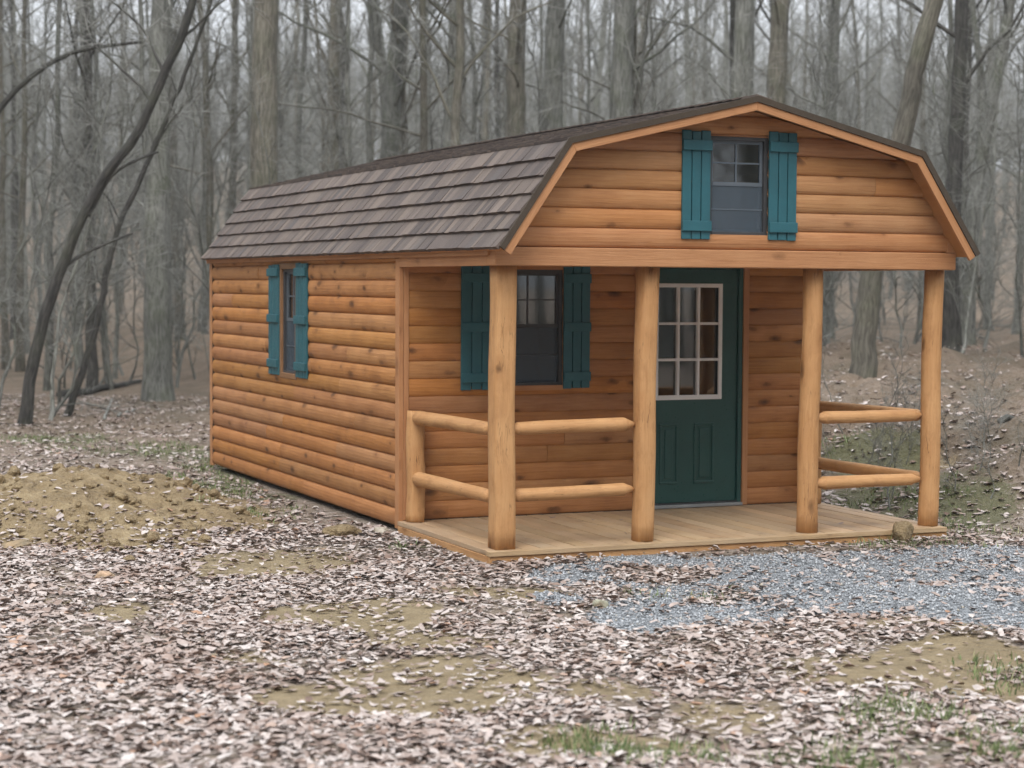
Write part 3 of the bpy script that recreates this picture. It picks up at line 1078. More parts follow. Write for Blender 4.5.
def post(x, y, z0, z1, rb, rt, sq, name='porch_post', lean=0.0):
    mb = MB()
    n = 16
    ph = random.uniform(0, 6)
    path = [(x+lean*k/(n-1)+0.004*math.sin(k*0.5+ph), y+0.004*math.cos(k*0.6+ph), z0+(z1-z0)*k/(n-1)) for k in range(n)]
    rad = [rb+(rt-rb)*k/(n-1)+0.0012*math.sin(k*1.3+ph) for k in range(n)]
    mb.tube(path, rad, 24, True, sq, 0.008)
    return mb.build(name, M['post'], cabin, smooth=True)


post(0.128, 0.095, 0.001, 2.029, 0.085, 0.083, 0.8)
post(1.272, 0.098, 0.001, 2.029, 0.077, 0.081, 0.4, lean=0.02)
post(2.70, 0.10, 0.001, 2.029, 0.082, 0.076, 0.0, lean=0.03)
post(3.835, 0.10, 0.001, 2.029, 0.080, 0.077, 0.0, lean=0.015)
post(0.105, P-0.10, 0.001, 0.885, 0.074, 0.073, 0.3, 'rail_post')
post(W-0.09, P-0.10, 0.001, 0.89, 0.072, 0.071, 0.3, 'rail_post')


def rail(a, b, r0, r1):
    a, b = np.array(a, float), np.array(b, float)
    mb = MB()
    n = 14
    Ld = np.linalg.norm(b-a)
    path, rad = [], []
    ph = random.uniform(0, 6)
    for s_ in [0, 0.03, 0.06, 0.083, 0.086, 0.090]+list(np.linspace(0.13, Ld-0.13, n))+[Ld-0.090, Ld-0.086, Ld-0.083, Ld-0.06, Ld-0.03, Ld]:
        f_ = s_/Ld
        e0 = min(s_, Ld-s_)
        k = min(1.0, 0.30+0.70*e0/0.085)
        p = a+(b-a)*f_
        p = p+np.array([0, 0, 0.002*math.sin(f_*5+ph)])
        path.append(p)
        rad.append((r0+(r1-r0)*f_)*k*0.95*(1+0.015*math.sin(f_*11+ph)))
    mb.tube(path, rad, 14, True, 0.0, 0.015)
    return mb.build('porch_rail', M['post'], cabin, smooth=True)


rail((0.17, 0.10, 0.862), (1.195, 0.10, 0.872), 0.050, 0.055)
rail((0.17, 0.10, 0.378), (1.195, 0.10, 0.390), 0.052, 0.050)
rail((2.765, 0.10, 0.880), (3.75, 0.10, 0.885), 0.052, 0.050)
rail((2.765, 0.10, 0.372), (3.75, 0.10, 0.378), 0.055, 0.048)
rail((0.10, 0.16, 0.855), (0.10, P-0.10, 0.835), 0.052, 0.060)
rail((0.10, 0.16, 0.362), (0.10, P-0.10, 0.352), 0.050, 0.062)
rail((W-0.09, 0.16, 0.875), (W-0.09, P-0.10, 0.85), 0.050, 0.055)
rail((W-0.09, 0.16, 0.372), (W-0.09, P-0.10, 0.36), 0.050, 0.055)


# ------------------------------------------------------------------ bare trees
def tubes_np(paths, k):
    """paths: list of (P n x 3, r n). Returns V, quads, uvs"""
    Vs, Fs, Us = [], [], []
    off = 0
    ang = np.arange(k)*2*np.pi/k
    ca, sa = np.cos(ang), np.sin(ang)
    for Pp, rr in paths:
        Pp = np.asarray(Pp, float)
        rr = np.asarray(rr, float)
        n = len(Pp)
        T = np.gradient(Pp, axis=0)
        T /= np.linalg.norm(T, axis=1)[:, None]+1e-9
        ref = np.array([0.31, 0.93, 0.2]) if abs(T[0, 2]) > 0.5 else np.array([0.1, 0.15, 0.98])
        N = ref-T*(T@ref)[:, None]
        N /= np.linalg.norm(N, axis=1)[:, None]+1e-9
        B = np.cross(T, N)
        V = Pp[:, None, :]+rr[:, None, None]*(N[:, None, :]*ca[None, :, None]+B[:, None, :]*sa[None, :, None])
        Vs.append(V.reshape(-1, 3))
        i = np.arange(n-1)[:, None]*k
        a = np.arange(k)[None, :]
        b = (a+1) % k
        Fs.append(np.stack([i+a, i+b, i+k+b, i+k+a], -1).reshape(-1, 4)+off)
        Ln = np.concatenate([[0], np.cumsum(np.linalg.norm(np.diff(Pp, axis=0), axis=1))])
        u0 = np.repeat(Ln[:-1], k)
        u1 = np.repeat(Ln[1:], k)
        rm = max(float(rr.mean()), 0.01)
        v0 = np.tile(ang*rm, n-1)
        v1 = np.tile((ang+2*np.pi/k)*rm, n-1)
        Us.append(np.stack([np.stack([u0, v0], -1), np.stack([u0, v1], -1), np.stack([u1, v1], -1), np.stack([u1, v0], -1)], 1))
        off += n*k
    if not Vs:
        return np.zeros((0, 3)), np.zeros((0, 4), int), np.zeros((0, 4, 2))
    return np.concatenate(Vs), np.concatenate(Fs), np.concatenate(Us)


def limb(r, start, d, length, r0, n=5, droop=0.0, wig=0.15):
    pts = [np.array(start, float)]
    d = np.array(d, float)
    d /= np.linalg.norm(d)
    for i in range(n-1):
        d = d+r.normal(0, wig, 3)+np.array([0, 0, droop])
        d /= np.linalg.norm(d)
        pts.append(pts[-1]+d*length/(n-1))
    rad = r0*np.linspace(1, 0.35, n)
    return np.array(pts), rad


def grow(r, trunk, trad, first, nb, blen, lod=0, up=0.55, twig_r=0.006):
    """limbs, branchlets and twigs along a trunk path"""
    zs = trunk[:, 2]-trunk[0, 2]
    Hh = zs[-1]
    b1, b2, b3 = [], [], []
    for j in range(nb):
        t_ = first+(1-first)*(j+r.uniform(0, 1))/nb
        h = t_*Hh
        p = np.array([np.interp(h, zs, trunk[:, q]) for q in range(3)])
        rt = float(np.interp(h, zs, trad))
        a = r.uniform(0, 2*np.pi)
        el = r.uniform(0.25, 0.85)+up*t_
        d = np.array([np.cos(a)*np.cos(el), np.sin(a)*np.cos(el), np.sin(el)])
        ln = blen*(1.15-0.7*t_)*r.uniform(0.6, 1.25)
        P1, R1 = limb(r, p, d, ln, max(0.011, min(rt*0.42, 0.013+ln*0.0095)), 7 if lod == 0 else 4, 0.03, 0.16)
        b1.append((P1, R1))
        n2 = (6 if lod == 0 else 5)
        for k in range(n2):
            f = r.uniform(0.2, 1.0)
            i = f*(len(P1)-1)
            i0 = int(min(i, len(P1)-2))
            q = P1[i0]+(P1[i0+1]-P1[i0])*(i-i0)
            dd = P1[i0+1]-P1[i0]
            dd = dd/np.linalg.norm(dd)+r.normal(0, 0.55, 3)+np.array([0, 0, 0.15])
            l2 = ln*r.uniform(0.2, 0.5)*(1.15-0.5*f)
            P2, R2_ = limb(r, q, dd, l2, max(twig_r*1.3, R1[i0]*0.45), 4 if lod == 0 else 3, 0.03, 0.2)
            b2.append((P2, R2_))
            for m_ in range(5 if lod == 0 else 4):
                g = r.uniform(0.15, 1.0)
                i1 = int(min(g*(len(P2)-1), len(P2)-2))
                q2 = P2[i1]+(P2[i1+1]-P2[i1])*r.uniform(0, 1)
                d3 = P2[i1+1]-P2[i1]
                d3 = d3/np.linalg.norm(d3)+r.normal(0, 0.6, 3)+np.array([0, 0, 0.1])
                P3, R3 = limb(r, q2, d3, r.uniform(0.25, 0.8)*(1 if lod == 0 else 1.4), twig_r, 3 if lod == 0 else 2, 0.0, 0.2)
                b3.append((P3, R3))
    return b1, b2, b3


def trunk_path(r, Hh, r0, lean=0.02, wig=0.05, n=14):
    z = np.linspace(-0.3, Hh, n)
    dx, dy = np.cumsum(r.normal(0, wig, n)), np.cumsum(r.normal(0, wig, n))
    a = r.uniform(0, 6.28)
    x = lean*z*np.cos(a)+dx-dx[0]
    y = lean*z*np.sin(a)+dy-dy[0]
    t_ = np.clip(z/Hh, 0, 1)
    rad = r0*(1-0.78*t_)*(1+0.45*np.exp(-np.maximum(z, 0)/0.35))
    return np.stack([x, y, z], -1), rad


def tree_meshes(name, seed, Hh, r0, first, nb, blen, mat, lean=0.02, wig=0.05, twig_r=0.006):
    r = np.random.default_rng(seed)
    tp, tr_ = trunk_path(r, Hh, r0, lean, wig)
    V, Fq, Uq = tubes_np([(tp, tr_)], 10)
    mt = np_mesh('trunk', V, [Fq], mat, [Uq], True)
    b1, b2, b3 = grow(r, tp, tr_, first, nb, blen, 0, twig_r=twig_r)
    V1, F1, U1 = tubes_np(b1, 5)
    V2, F2, U2_ = tubes_np(b2+b3, 3)
    mc = np_mesh('crown', np.concatenate([V1, V2]), [F1, F2+len(V1)], [mat, M['twig']], [U1, U2_], True)
    idx = np.concatenate([np.zeros(len(F1), np.int32), np.ones(len(F2), np.int32)])
    mc.polygons.foreach_set('material_index', idx)
    return mt, mc


PROTO = []
specs = [(17, .17, .34, 18, 3.8, 'bark'), (19, .21, .40, 18, 4.4, 'bark'), (16, .12, .28, 18, 3.0, 'bark_brown'), (20, .25, .42, 20, 4.6, 'bark'), (14, .085, .22, 20, 2.4, 'bark'),
         (18, .15, .34, 18, 3.4, 'bark_dark'), (15, .10, .26, 18, 2.6, 'bark_brown'), (12, .065, .18, 20, 2.0, 'bark')]
for i_, (h_, r_, f_, n_, b_, m_) in enumerate(specs):
    PROTO.append(tree_meshes('t', 100+i_, h_, r_, f_, n_, b_, M[m_], lean=0.03, wig=0.06))
SAP = []
for i_ in range(4):
    SAP.append(tree_meshes('s', 200+i_, 3.2+0.9*i_, 0.016+0.004*i_, 0.1, 14, 1.3, M['bark'], lean=0.12, wig=0.06, twig_r=0.0025))


def place(meshes, x, y, rot, s_, name, label, cat, group, tilt=0.0):
    e = bpy.data.objects.new(name, None)
    e.empty_display_size = 0.2
    e.location = (x, y, float(height(x, y)))
    e.rotation_euler = (tilt*math.cos(rot*3), tilt*math.sin(rot*3), rot)
    e.scale = (s_, s_, s_)
    e['label'] = label
    e['category'] = cat
    if group:
        e['group'] = group
    col.objects.link(e)
    for nm, me_ in zip(('trunk', 'crown'), meshes):
        o = bpy.data.objects.new(nm, me_)
        o.parent = e
        col.objects.link(o)
    return e


def hand_tree(name, label, pts, d, rad_px, mat, top=14.0, seed=1, nb=16, blen=2.6, first=0.25, extra=()):
    """a tree one can pick out: trunk drawn through picture points at depth d (metres), base on the ground"""
    r = np.random.default_rng(seed)
    P3 = [at(px, py, d) for px, py in pts]
    b = P3[0].copy()
    gz = float(height(b[0], b[1]))
    # follow the first segment to the ground
    dirv = P3[1]-P3[0]
    b = P3[0]+dirv*((gz-0.3-P3[0][2])/dirv[2])
    P3 = [b]+[p for p in P3 if p[2] > gz+0.1]
    dv = P3[-1]-P3[-2]
    dv /= np.linalg.norm(dv)
    while P3[-1][2] < top:
        dv = dv*0.9+np.array([0, 0, 0.1])
        dv /= np.linalg.norm(dv)
        P3.append(P3[-1]+dv*1.2)
    P3 = np.array(P3)
    # smooth resample
    s_ = np.concatenate([[0], np.cumsum(np.linalg.norm(np.diff(P3, axis=0), axis=1))])
    q = np.linspace(0, s_[-1], 44)
    Pp = np.stack([np.interp(q, s_, P3[:, k]) for k in range(3)], -1)
    for _ in range(2):
        Pp[1:-1] = 0.25*Pp[:-2]+0.5*Pp[1:-1]+0.25*Pp[2:]
    Pp[2:-1] += r.normal(0, 0.010, (41, 3))*np.array([1, 1, 0])
    r0 = rad_px*d/FPX
    rr = r0*(1-0.7*np.linspace(0, 1, 44)**1.1)*(1+0.03*r.normal(0, 1, 44))*(1+0.4*np.exp(-np.linspace(0, s_[-1], 44)/0.4))
    base = np.array([b[0], b[1], gz])
    e = empty(name, base, label=label, category='tree')
    V, Fq, Uq = tubes_np([(Pp-base, rr)], 12)
    o = link('trunk', np_mesh('trunk', V, [Fq], mat, [Uq], True))
    o.parent = e
    b1, b2, b3 = grow(r, Pp-base, rr, first, nb, blen, 0)
    for ex in extra:
        # big picked-out limb: picture points at the same depth
        L3 = np.array([at(px, py, d+dd) for px, py, dd in ex[0]])-base
        s2 = np.concatenate([[0], np.cumsum(np.linalg.norm(np.diff(L3, axis=0), axis=1))])
        q2 = np.linspace(0, s2[-1], 10)
        Lp = np.stack([np.interp(q2, s2, L3[:, k]) for k in range(3)], -1)
        Lp[1:-1] = 0.25*Lp[:-2]+0.5*Lp[1:-1]+0.25*Lp[2:]
        b1.append((Lp, ex[1]*d/FPX*np.linspace(1, 0.4, 10)))
    V1, F1, U1 = tubes_np(b1, 6)
    V2, F2, U2_ = tubes_np(b2+b3, 3)
    mc = np_mesh('crown', np.concatenate([V1, V2]), [F1, F2+len(V1)], [mat, M['twig']], [U1, U2_], True)
    mc.polygons.foreach_set('material_index', np.concatenate([np.zeros(len(F1), np.int32), np.ones(len(F2), np.int32)]))
    o = link('crown', mc)
    o.parent = e
    return e


hand_tree('leaning_tree', 'dark leaning tree curving up to the right at the left edge of the clearing', [(24, 432), (30, 380), (39, 335), (50, 298), (62, 265), (75, 238), (85, 212), (92, 188), (103, 171), (120, 158), (136, 143), (146, 118), (155, 90), (172, 60), (190, 15), (198, -20)], 26.5, 6.2, M['bark_dark'], 11, 1, 14, 2.4, 0.35,
          extra=[([(60, 270, 0), (80, 255, .2), (110, 242, .4), (133, 233, .5)], 2.5), ([(88, 215, 0), (112, 172, .3), (140, 158, .4), (158, 152, .6)], 3.0)])
hand_tree('bare_tree', 'slim dark trunk whose limb arches over from the left edge near the top left corner', [(-40, 425), (-30, 250), (-12, 130), (-20, 0)], 29, 7, M['bark_dark'], 12, 2, 12, 2.6, 0.3,
          extra=[([(-22, 150, 0), (0, 104, 0), (35, 72, .2), (72, 50, .2), (105, 46, .3), (142, 42, .4)], 4.0)])
hand_tree('bare_tree', 'straight dark slim trunk behind the arching limb at upper left', [(92, 400), (90, 200), (88, 60), (88, -20)], 36, 5.5, M['bark_dark'], 14, 3, 14, 2.6, 0.25)
hand_tree('bare_tree', 'thick pale grey trunk standing straight just left of the cabin', [(158, 405), (157, 200), (160, 60), (162, -20)], 33, 14, M['bark'], 16, 4, 14, 3.0, 0.35)
hand_tree('bare_tree', 'thick brownish trunk rising behind the rear end of the roof', [(262, 420), (264, 150), (266, 20), (267, -20)], 32, 16, M['bark_brown'], 16, 5, 12, 3.0, 0.4)
hand_tree('bare_tree', 'tapering grey trunk flaring at the top against white sky above the middle of the roof', [(388, 420), (390, 140), (394, 60), (402, 5), (406, -20)], 40, 11, M['bark'], 16, 6, 16, 3.2, 0.3)
hand_tree('bare_tree', 'pale grey trunk above the roof, left of the pair over the roof shoulder', [(330, 400), (333, 140), (335, 0), (336, -20)], 44, 8, M['bark_brown'], 16, 7, 16, 3.0, 0.3)
hand_tree('bare_tree', 'mossy trunk over the left roof shoulder, left one of a close pair', [(512, 400), (515, 120), (518, 0), (519, -20)], 38, 12, M['bark_brown'], 16, 8, 16, 3.0, 0.3)
hand_tree('bare_tree', 'mossy trunk over the left roof shoulder, right one of a close pair', [(552, 400), (552, 120), (556, 0), (558, -20)], 40, 13, M['bark'], 16, 9, 16, 3.0, 0.3)
hand_tree('bare_tree', 'broad mottled trunk standing behind the left upper slope of the roof', [(618, 400), (621, 120), (624, 0), (625, -20)], 37, 14, M['bark'], 16, 10, 16, 3.0, 0.3)
hand_tree('bare_tree', 'wide grey trunk just left of the roof peak', [(738, 400), (742, 90), (745, 0), (746, -20)], 37, 14, M['bark'], 16, 11, 16, 3.0, 0.3)
hand_tree('bare_tree', 'brown trunk directly behind and right of the roof peak', [(776, 400), (776, 90), (780, 0), (781, -20)], 34, 12, M['bark_brown'], 16, 12, 14, 3.0, 0.35)
hand_tree('leaning_tree', 'brown trunk seen through the right porch bay and leaning right above the roof', [(860, 402), (864, 330), (872, 270), (888, 200), (902, 139), (917, 60), (936, -5), (945, -35)], 25.5, 12.5, M['bark_brown'], 12, 13, 12, 2.6, 0.45)
hand_tree('bare_tree', 'dark trunk standing just right of the right front porch post', [(952, 372), (950, 260), (956, 150), (962, 0), (963, -20)], 33, 9, M['bark_dark'], 15, 14, 16, 3.0, 0.3)
hand_tree('forked_tree', 'grey forked trunk leaning left to right near the upper right corner', [(966, 360), (972, 220), (982, 150), (1000, 60), (1012, -5)], 38, 8, M['bark'], 14, 15, 16, 3.0, 0.35,
          extra=[([(978, 170, 0), (984, 110, 0), (980, 60, .1), (972, 10, .2), (968, -60, .3)], 5)])
hand_tree('bare_tree', 'slim trunk left of the leaning trunk above the right roof slope', [(826, 380), (830, 150), (836, 0), (837, -20)], 42, 7, M['bark'], 15, 16, 16, 3.0, 0.3)
hand_tree('leaning_tree', 'thin crooked dark tree leaning right beside a fallen log in the left woods', [(66, 418), (78, 385), (92, 345), (105, 280), (118, 225), (140, 180)], 29, 3.6, M['bark_dark'], 7, 17, 12, 1.6, 0.25)

# trees one could count in the middle distance
rt = np.random.default_rng(42)
placed = []
cnt = 0
tries = 0
while cnt < 215 and tries < 6000:
    tries += 1
    d = 31+(rt.uniform(0, 1)**0.75)*62
    px = rt.uniform(-160, 1184)
    p = CP+ray(px, 384)*d
    x, y = p[0], p[1]
    if -2 < x < 6.5 and y < 12:
        continue
    if any((x-a)**2+(y-b)**2 < 0.9 for a, b in placed):
        continue
    placed.append((x, y))
    k = rt.choice([0, 1, 2, 2, 4, 4, 4, 4, 5, 6, 6, 6, 7, 7, 7, 7, 7, 7])
    if px < 215:
        lab, grp = 'bare grey tree standing in the woods left of the cabin', 'bare trees in the woods left of the cabin'
    elif px < 930:
        lab, grp = 'bare grey tree rising in the woods behind the cabin roof', 'bare trees in the woods behind the cabin'
    else:
        lab, grp = 'bare grey tree on the wooded slope right of the cabin', 'bare trees on the slope right of the cabin'
    place(PROTO[k], x, y, rt.uniform(0, 6.28), rt.uniform(0.8, 1.15), 'bare_tree', lab, 'tree', grp, 0.03)
    cnt += 1
cnt = 0
while cnt < 150:
    d = 27+(rt.uniform(0, 1)**0.9)*30
    px = rt.choice([rt.uniform(-120, 260), rt.uniform(780, 1150), rt.uniform(230, 1150)])
    p = CP+ray(px, 384)*d
    x, y = p[0], p[1]
    if -2 < x < 6.2 and y < 11:
        continue
    if px < 215:
        lab, grp = 'thin twiggy sapling in the undergrowth left of the cabin', 'saplings left of the cabin'
    else:
        lab, grp = 'thin twiggy sapling in the undergrowth behind or right of the cabin', 'saplings behind the cabin'
    place(SAP[rt.integers(0, 4)], x, y, rt.uniform(0, 6.28), rt.uniform(0.8, 1.3), 'sapling', lab, 'sapling', grp, 0.12)
    cnt += 1

for k in range(22):
    g = ground_at(rt.uniform(825, 1040), rt.uniform(432, 515))
    if g[0] < 4.3 and g[1] > 0:
        continue
    place(SAP[k % 4], g[0], g[1], rt.uniform(0, 6.28), rt.uniform(0.10, 0.24), 'dead_weed', 'dry dead weed stalk on the rough bank right of the porch', 'weed', 'dead weeds on the bank', 0.3)

# the far wood on the hillside and unseen trees round the clearing: one mass
far_T, far_C = [], []
LOD = []
for i_ in range(6):
    r = np.random.default_rng(300+i_)
    Hh = r.uniform(13, 19)
    tp, tr_ = trunk_path(r, Hh, r.uniform(0.10, 0.2), 0.03, 0.08, 7)
    V0, F0, U0 = tubes_np([(tp, tr_)], 5)
    b1, b2, b3 = grow(r, tp, tr_, 0.16, 22, 3.8, 1, twig_r=0.011)
    V1, F1, U1 = tubes_np(b1+b2+b3, 3)
    LOD.append((V0, F0, U0, V1, F1, U1))
Vs, Fa, Fb, Ua, Ub = [], [], [], [], []
off = 0
for i_ in range(1800):
    if i_ < 1120:
        d = 90+(rt.uniform(0, 1)**0.7)*150
        p = CP+ray(rt.uniform(-220, 1240), 384)*d
    else:                                # unseen wood closing the clearing, added tall and dense to darken the porch
        az = rt.uniform(0.42, 2*math.pi-0.42)
        d = 22+50*rt.uniform(0, 1)**0.9
        hd = math.atan2(FW[1], FW[0])+az
        p = CP+np.array([math.cos(hd), math.sin(hd), 0])*d
    V0, F0, U0, V1, F1, U1 = LOD[rt.integers(0, 6)]
    a = rt.uniform(0, 6.28)
    s_ = rt.uniform(0.5, 0.8) if i_ < 1120 else rt.uniform(1.0, 1.35)
    Rm = np.array([[math.cos(a), -math.sin(a), 0], [math.sin(a), math.cos(a), 0], [0, 0, 1]])*s_
    ps = np.array([p[0], p[1], float(height(p[0], p[1]))])
    Vs += [V0@Rm.T+ps, V1@Rm.T+ps]
    Fa.append(F0+off)
    Fb.append(F1+off+len(V0))
    Ua.append(U0)
    Ub.append(U1)
    off += len(V0)+len(V1)
Fa, Fb = np.concatenate(Fa), np.concatenate(Fb)
me = np_mesh('distant_and_unseen_wood', np.concatenate(Vs), [Fa, Fb], [M['bark'], M['twig']], [np.concatenate(Ua), np.concatenate(Ub)], True)
me.polygons.foreach_set('material_index', np.concatenate([np.zeros(len(Fa), np.int32), np.ones(len(Fb), np.int32)]))
link('distant_and_unseen_wood', me, kind='stuff', label='far grey mass of bare woodland on the hillside, with unseen trees added to shade the porch', category='woodland')

# ------------------------------------------------------------------ dirt mound left of the cabin
mc = ground_at(95, 520)
mound_pts = [(-1.75, 4.5, 1.1, 1.2, 0.21), (-2.35, 3.6, 1.0, 1.3, 0.26), (-3.1, 4.3, 1.2, 1.5, 0.24), (-1.45, 3.3, 0.8, 1.0, 0.15), (-2.2, 2.2, 0.75, 0.9, 0.11), (-3.9, 4.9, 1.3, 1.5, 0.22), (-1.05, 3.9, 0.6, 0.9, 0.08), (-1.75, 1.7, .5, .7, .07)]


def mound_h(x, y):
    m = 0.0*np.asarray(x, float)
    for cx, cy, rx, ry, hh in mound_pts:
        q = ((x-cx)/rx)**2+((y-cy)/ry)**2
        m = np.maximum(m, hh*np.exp(-q*1.1))*1.0+0.25*np.minimum(m, hh*np.exp(-q*1.1))
    n = fnoise(x, y, 2.4, 4, 12)*0.06+fnoise(x, y, 7, 3, 14)*0.045+fnoise(x, y, 19, 3, 19)*0.034
    return (m*1.25-0.075)+n*ss(0.0, 0.2, m)


gx = np.arange(-5.4, 0.5, 0.032)
gy = np.arange(0.6, 8.6, 0.032)
GX, GY_ = np.meshgrid(gx, gy)
GZ = height(GX, GY_)+mound_h(GX, GY_)
I = np.arange(GX.size).reshape(GX.shape)
F = np.stack([I[:-1, :-1], I[:-1, 1:], I[1:, 1:], I[1:, :-1]], -1).reshape(-1, 4)
keep = (mound_h(GX, GY_) > -0.05).ravel()
F = F[keep[F].any(1)]
used = np.unique(F)
mp = -np.ones(GX.size, int)
mp[used] = np.arange(len(used))
mo = np.array([-2.0, 4.7, -0.1])
me = np_mesh('dirt_mound', np.stack([GX, GY_, GZ], -1).reshape(-1, 3)[used]-mo, [mp[F]], M['clay'], smooth=True)
ob = link('dirt_mound', me, label='low heap of yellow clay spread over the leaves left of the cabin', category='dirt mound')
ob.location = mo


def top_h(x, y):
    return np.maximum(height(x, y), height(x, y)+mound_h(x, y)*((x > -5.3) & (x < 0.45) & (y > 0.7) & (y < 8.5)))


# ------------------------------------------------------------------ stones and clods
import bmesh


def stone(name, label, cat, px, py, wpx, flat, color, seed, mat=None, sink=0.3, group=None):
    g = ground_at(px, py)
    g[2] = float(top_h(g[0], g[1]))
    d = depth_of(g[0], g[1])
    rad = wpx*d/FPX/2
    bm = bmesh.new()
    bmesh.ops.create_icosphere(bm, subdivisions=3, radius=1.0)
    r = np.random.default_rng(seed)
    ax_ = r.normal(0, 1, (7, 3))
    ax_ /= np.linalg.norm(ax_, axis=1)[:, None]
    cut = r.uniform(0.62, 0.9, 7)
    for v in bm.verts:
        p = np.array(v.co)
        for a, c in zip(ax_, cut):
            dd = p@a
            if dd > c:
                p = p-a*(dd-c)*0.85
        p = p*(1+0.05*math.sin(5*p[0]+seed)+0.05*math.sin(7*p[1]+p[2]*6))
        v.co = (p[0]*rad, p[1]*rad*0.8, p[2]*rad*flat)
    me_ = bpy.data.meshes.new(name)
    bm.to_mesh(me_)
    bm.free()
    me_.materials.append(mat or M['stone'])
    o = link(name, me_, label=label, category=cat)
    if group:
        o['group'] = group
    o.location = (g[0], g[1], g[2]+rad*flat*(1-sink)-rad*flat*0.35)
    o.rotation_euler = (0.1*math.sin(seed), 0.1*math.cos(seed*2), seed*1.3-YAW)
    o.color = color
    return o


stone('flat_stone', 'flat orange-tan stone lying in the leaves at the foot of the clay heap', 'stone', 104, 578, 26, 0.4, (0.50, 0.33, 0.21, 1), 1)
stone('dirt_clod', 'big brown clay clod beside the side wall near the porch corner', 'dirt clod', 343, 536, 42, 0.42, (0.24, 0.18, 0.08, 1), 2, M['clay'])
stone('pale_stone', 'whitish stone lying in front of the corner board', 'stone', 380, 534, 22, 0.45, (0.55, 0.50, 0.42, 1), 3)
stone('pale_stone', 'pale greenish stone at the left edge of the gravel', 'stone', 600, 607, 17, 0.75, (0.42, 0.43, 0.33, 1), 4)
stone('flat_stone', 'brown flat stone at the left picture edge in the leaves', 'stone', 16, 549, 32, 0.4, (0.33, 0.23, 0.13, 1), 5)
stone('dirt_clod', 'rounded clay clod at the front foot of the clay heap', 'dirt clod', 128, 562, 18, 0.6, (0.36, 0.26, 0.12, 1), 6, M['clay'])
stone('pale_stone', 'small white stone on the clay heap', 'stone', 57, 495, 10, 0.6, (0.7, 0.66, 0.58, 1), 7)
stone('dirt_clod', 'tan lump leaning against the front edge of the porch floor', 'dirt clod', 903, 541, 30, 0.95, (0.40, 0.30, 0.17, 1), 8, M['clay'], sink=0.15)
k = 0
rs = np.random.default_rng(77)
while k < 150:
    px, py = rs.uniform(-20, 250), rs.uniform(466, 568)
    g = ground_at(px, py)
    if mound_h(g[0], g[1]) < 0.03:
        continue
    stone('dirt_clod', 'small yellow clay clod lying on the clay heap', 'dirt clod', px, py, 4+13*rs.uniform(0, 1)**2, rs.uniform(0.55, 0.9), (0.4, 0.3, 0.16, 1), 20+k, M['clay'], group='clods on the clay heap')
    k += 1


# ------------------------------------------------------------------ fallen logs
def fallen(label, a, b, rpx, mat):
    p, q = ground_at(*a), ground_at(*b)
    d = depth_of(p[0], p[1])
    rr = rpx*d/FPX
    n = 10
    path = [p+(q-p)*k/(n-1) for k in range(n)]
    path = [np.array([v[0], v[1], float(height(v[0], v[1]))+rr*0.7+0.02*math.sin(i*1.7)]) for i, v in enumerate(path)]
    mb = MB()
    mb.tube([v-p for v in path], [rr*(1-0.5*k/(n-1)) for k in range(n)], 9, True, 0, 0.06)
    o = mb.build('fallen_log', mat, None, smooth=True, label=label, category='log')
    o.location = p
    return o


fallen('dark fallen log lying across the left woods floor', (60, 398), (140, 384), 4.5, M['bark_dark'])
fallen('pale broken stick on the forest floor near the rear corner of the cabin', (118, 417), (135, 411), 1.6, M['twig'])
fallen('short pale stick leaning low in the left woods', (104, 420), (112, 400), 1.6, M['twig'])
fallen('thin pale stick lying on the leaves at the lower right', (944, 690), (964, 702), 1.2, M['twig'])
fallen('short tan splinter of wood lying in front of the second porch post', (655, 549), (663, 544), 1.3, M['post'])
fallen('pale log lying on the bank top at the right edge', (1000, 424), (1060, 415), 3.5, M['bark'])


# ------------------------------------------------------------------ ground cover: leaves, gravel, grass
def scatter(n, d0, d1, mask, seed, lat=0.31, power=1.0, avoid=True):
    r = np.random.default_rng(seed)
    u = r.uniform(0, 1, n)
    d = np.sqrt(d0*d0+(d1*d1-d0*d0)*u**power)
    l_ = r.uniform(-lat, lat, n)*d
    x = CP[0]+FW[0]*d/np.hypot(FW[0], FW[1])+_R[0]*l_
    y = CP[1]+FW[1]*d/np.hypot(FW[0], FW[1])+_R[1]*l_
    ok = r.uniform(0, 1, n) < mask(x, y)
    if avoid:
        ok &= ~((x > -0.06) & (x < W+0.05) & (y > -0.06) & (y < L+0.05))
    return x[ok], y[ok], r


def leafmask(x, y):
    mh = mound_h(x, y)*((x > -5.3) & (x < 0.45) & (y > 0.7) & (y < 8.5))
    m = (1-0.90*dirt_mask(x, y))*(1-0.91*gravel_mask(x, y))*(1-0.84*ss(-0.01, 0.06, mh))
    m = m*(1-0.7*ss(1.0, 1.6, x)*ss(-0.5, -0.35, y)*ss(0.4, 0.1, y))
    return m*(1-0.62*ss(16.5, 25, depth_of(x, y)))*(1-0.45*ss(4.3, 5.2, x)*ss(0.4, 1.5, y))*np.clip(0.74+0.50*fnoise(x, y, 2.6, 4, 15)-0.25*ss(-0.5, 3.0, (x-CP[0])*_R[0]+(y-CP[1])*_R[1])*ss(14.5, 11, depth_of(x, y)), 0.10, 1)


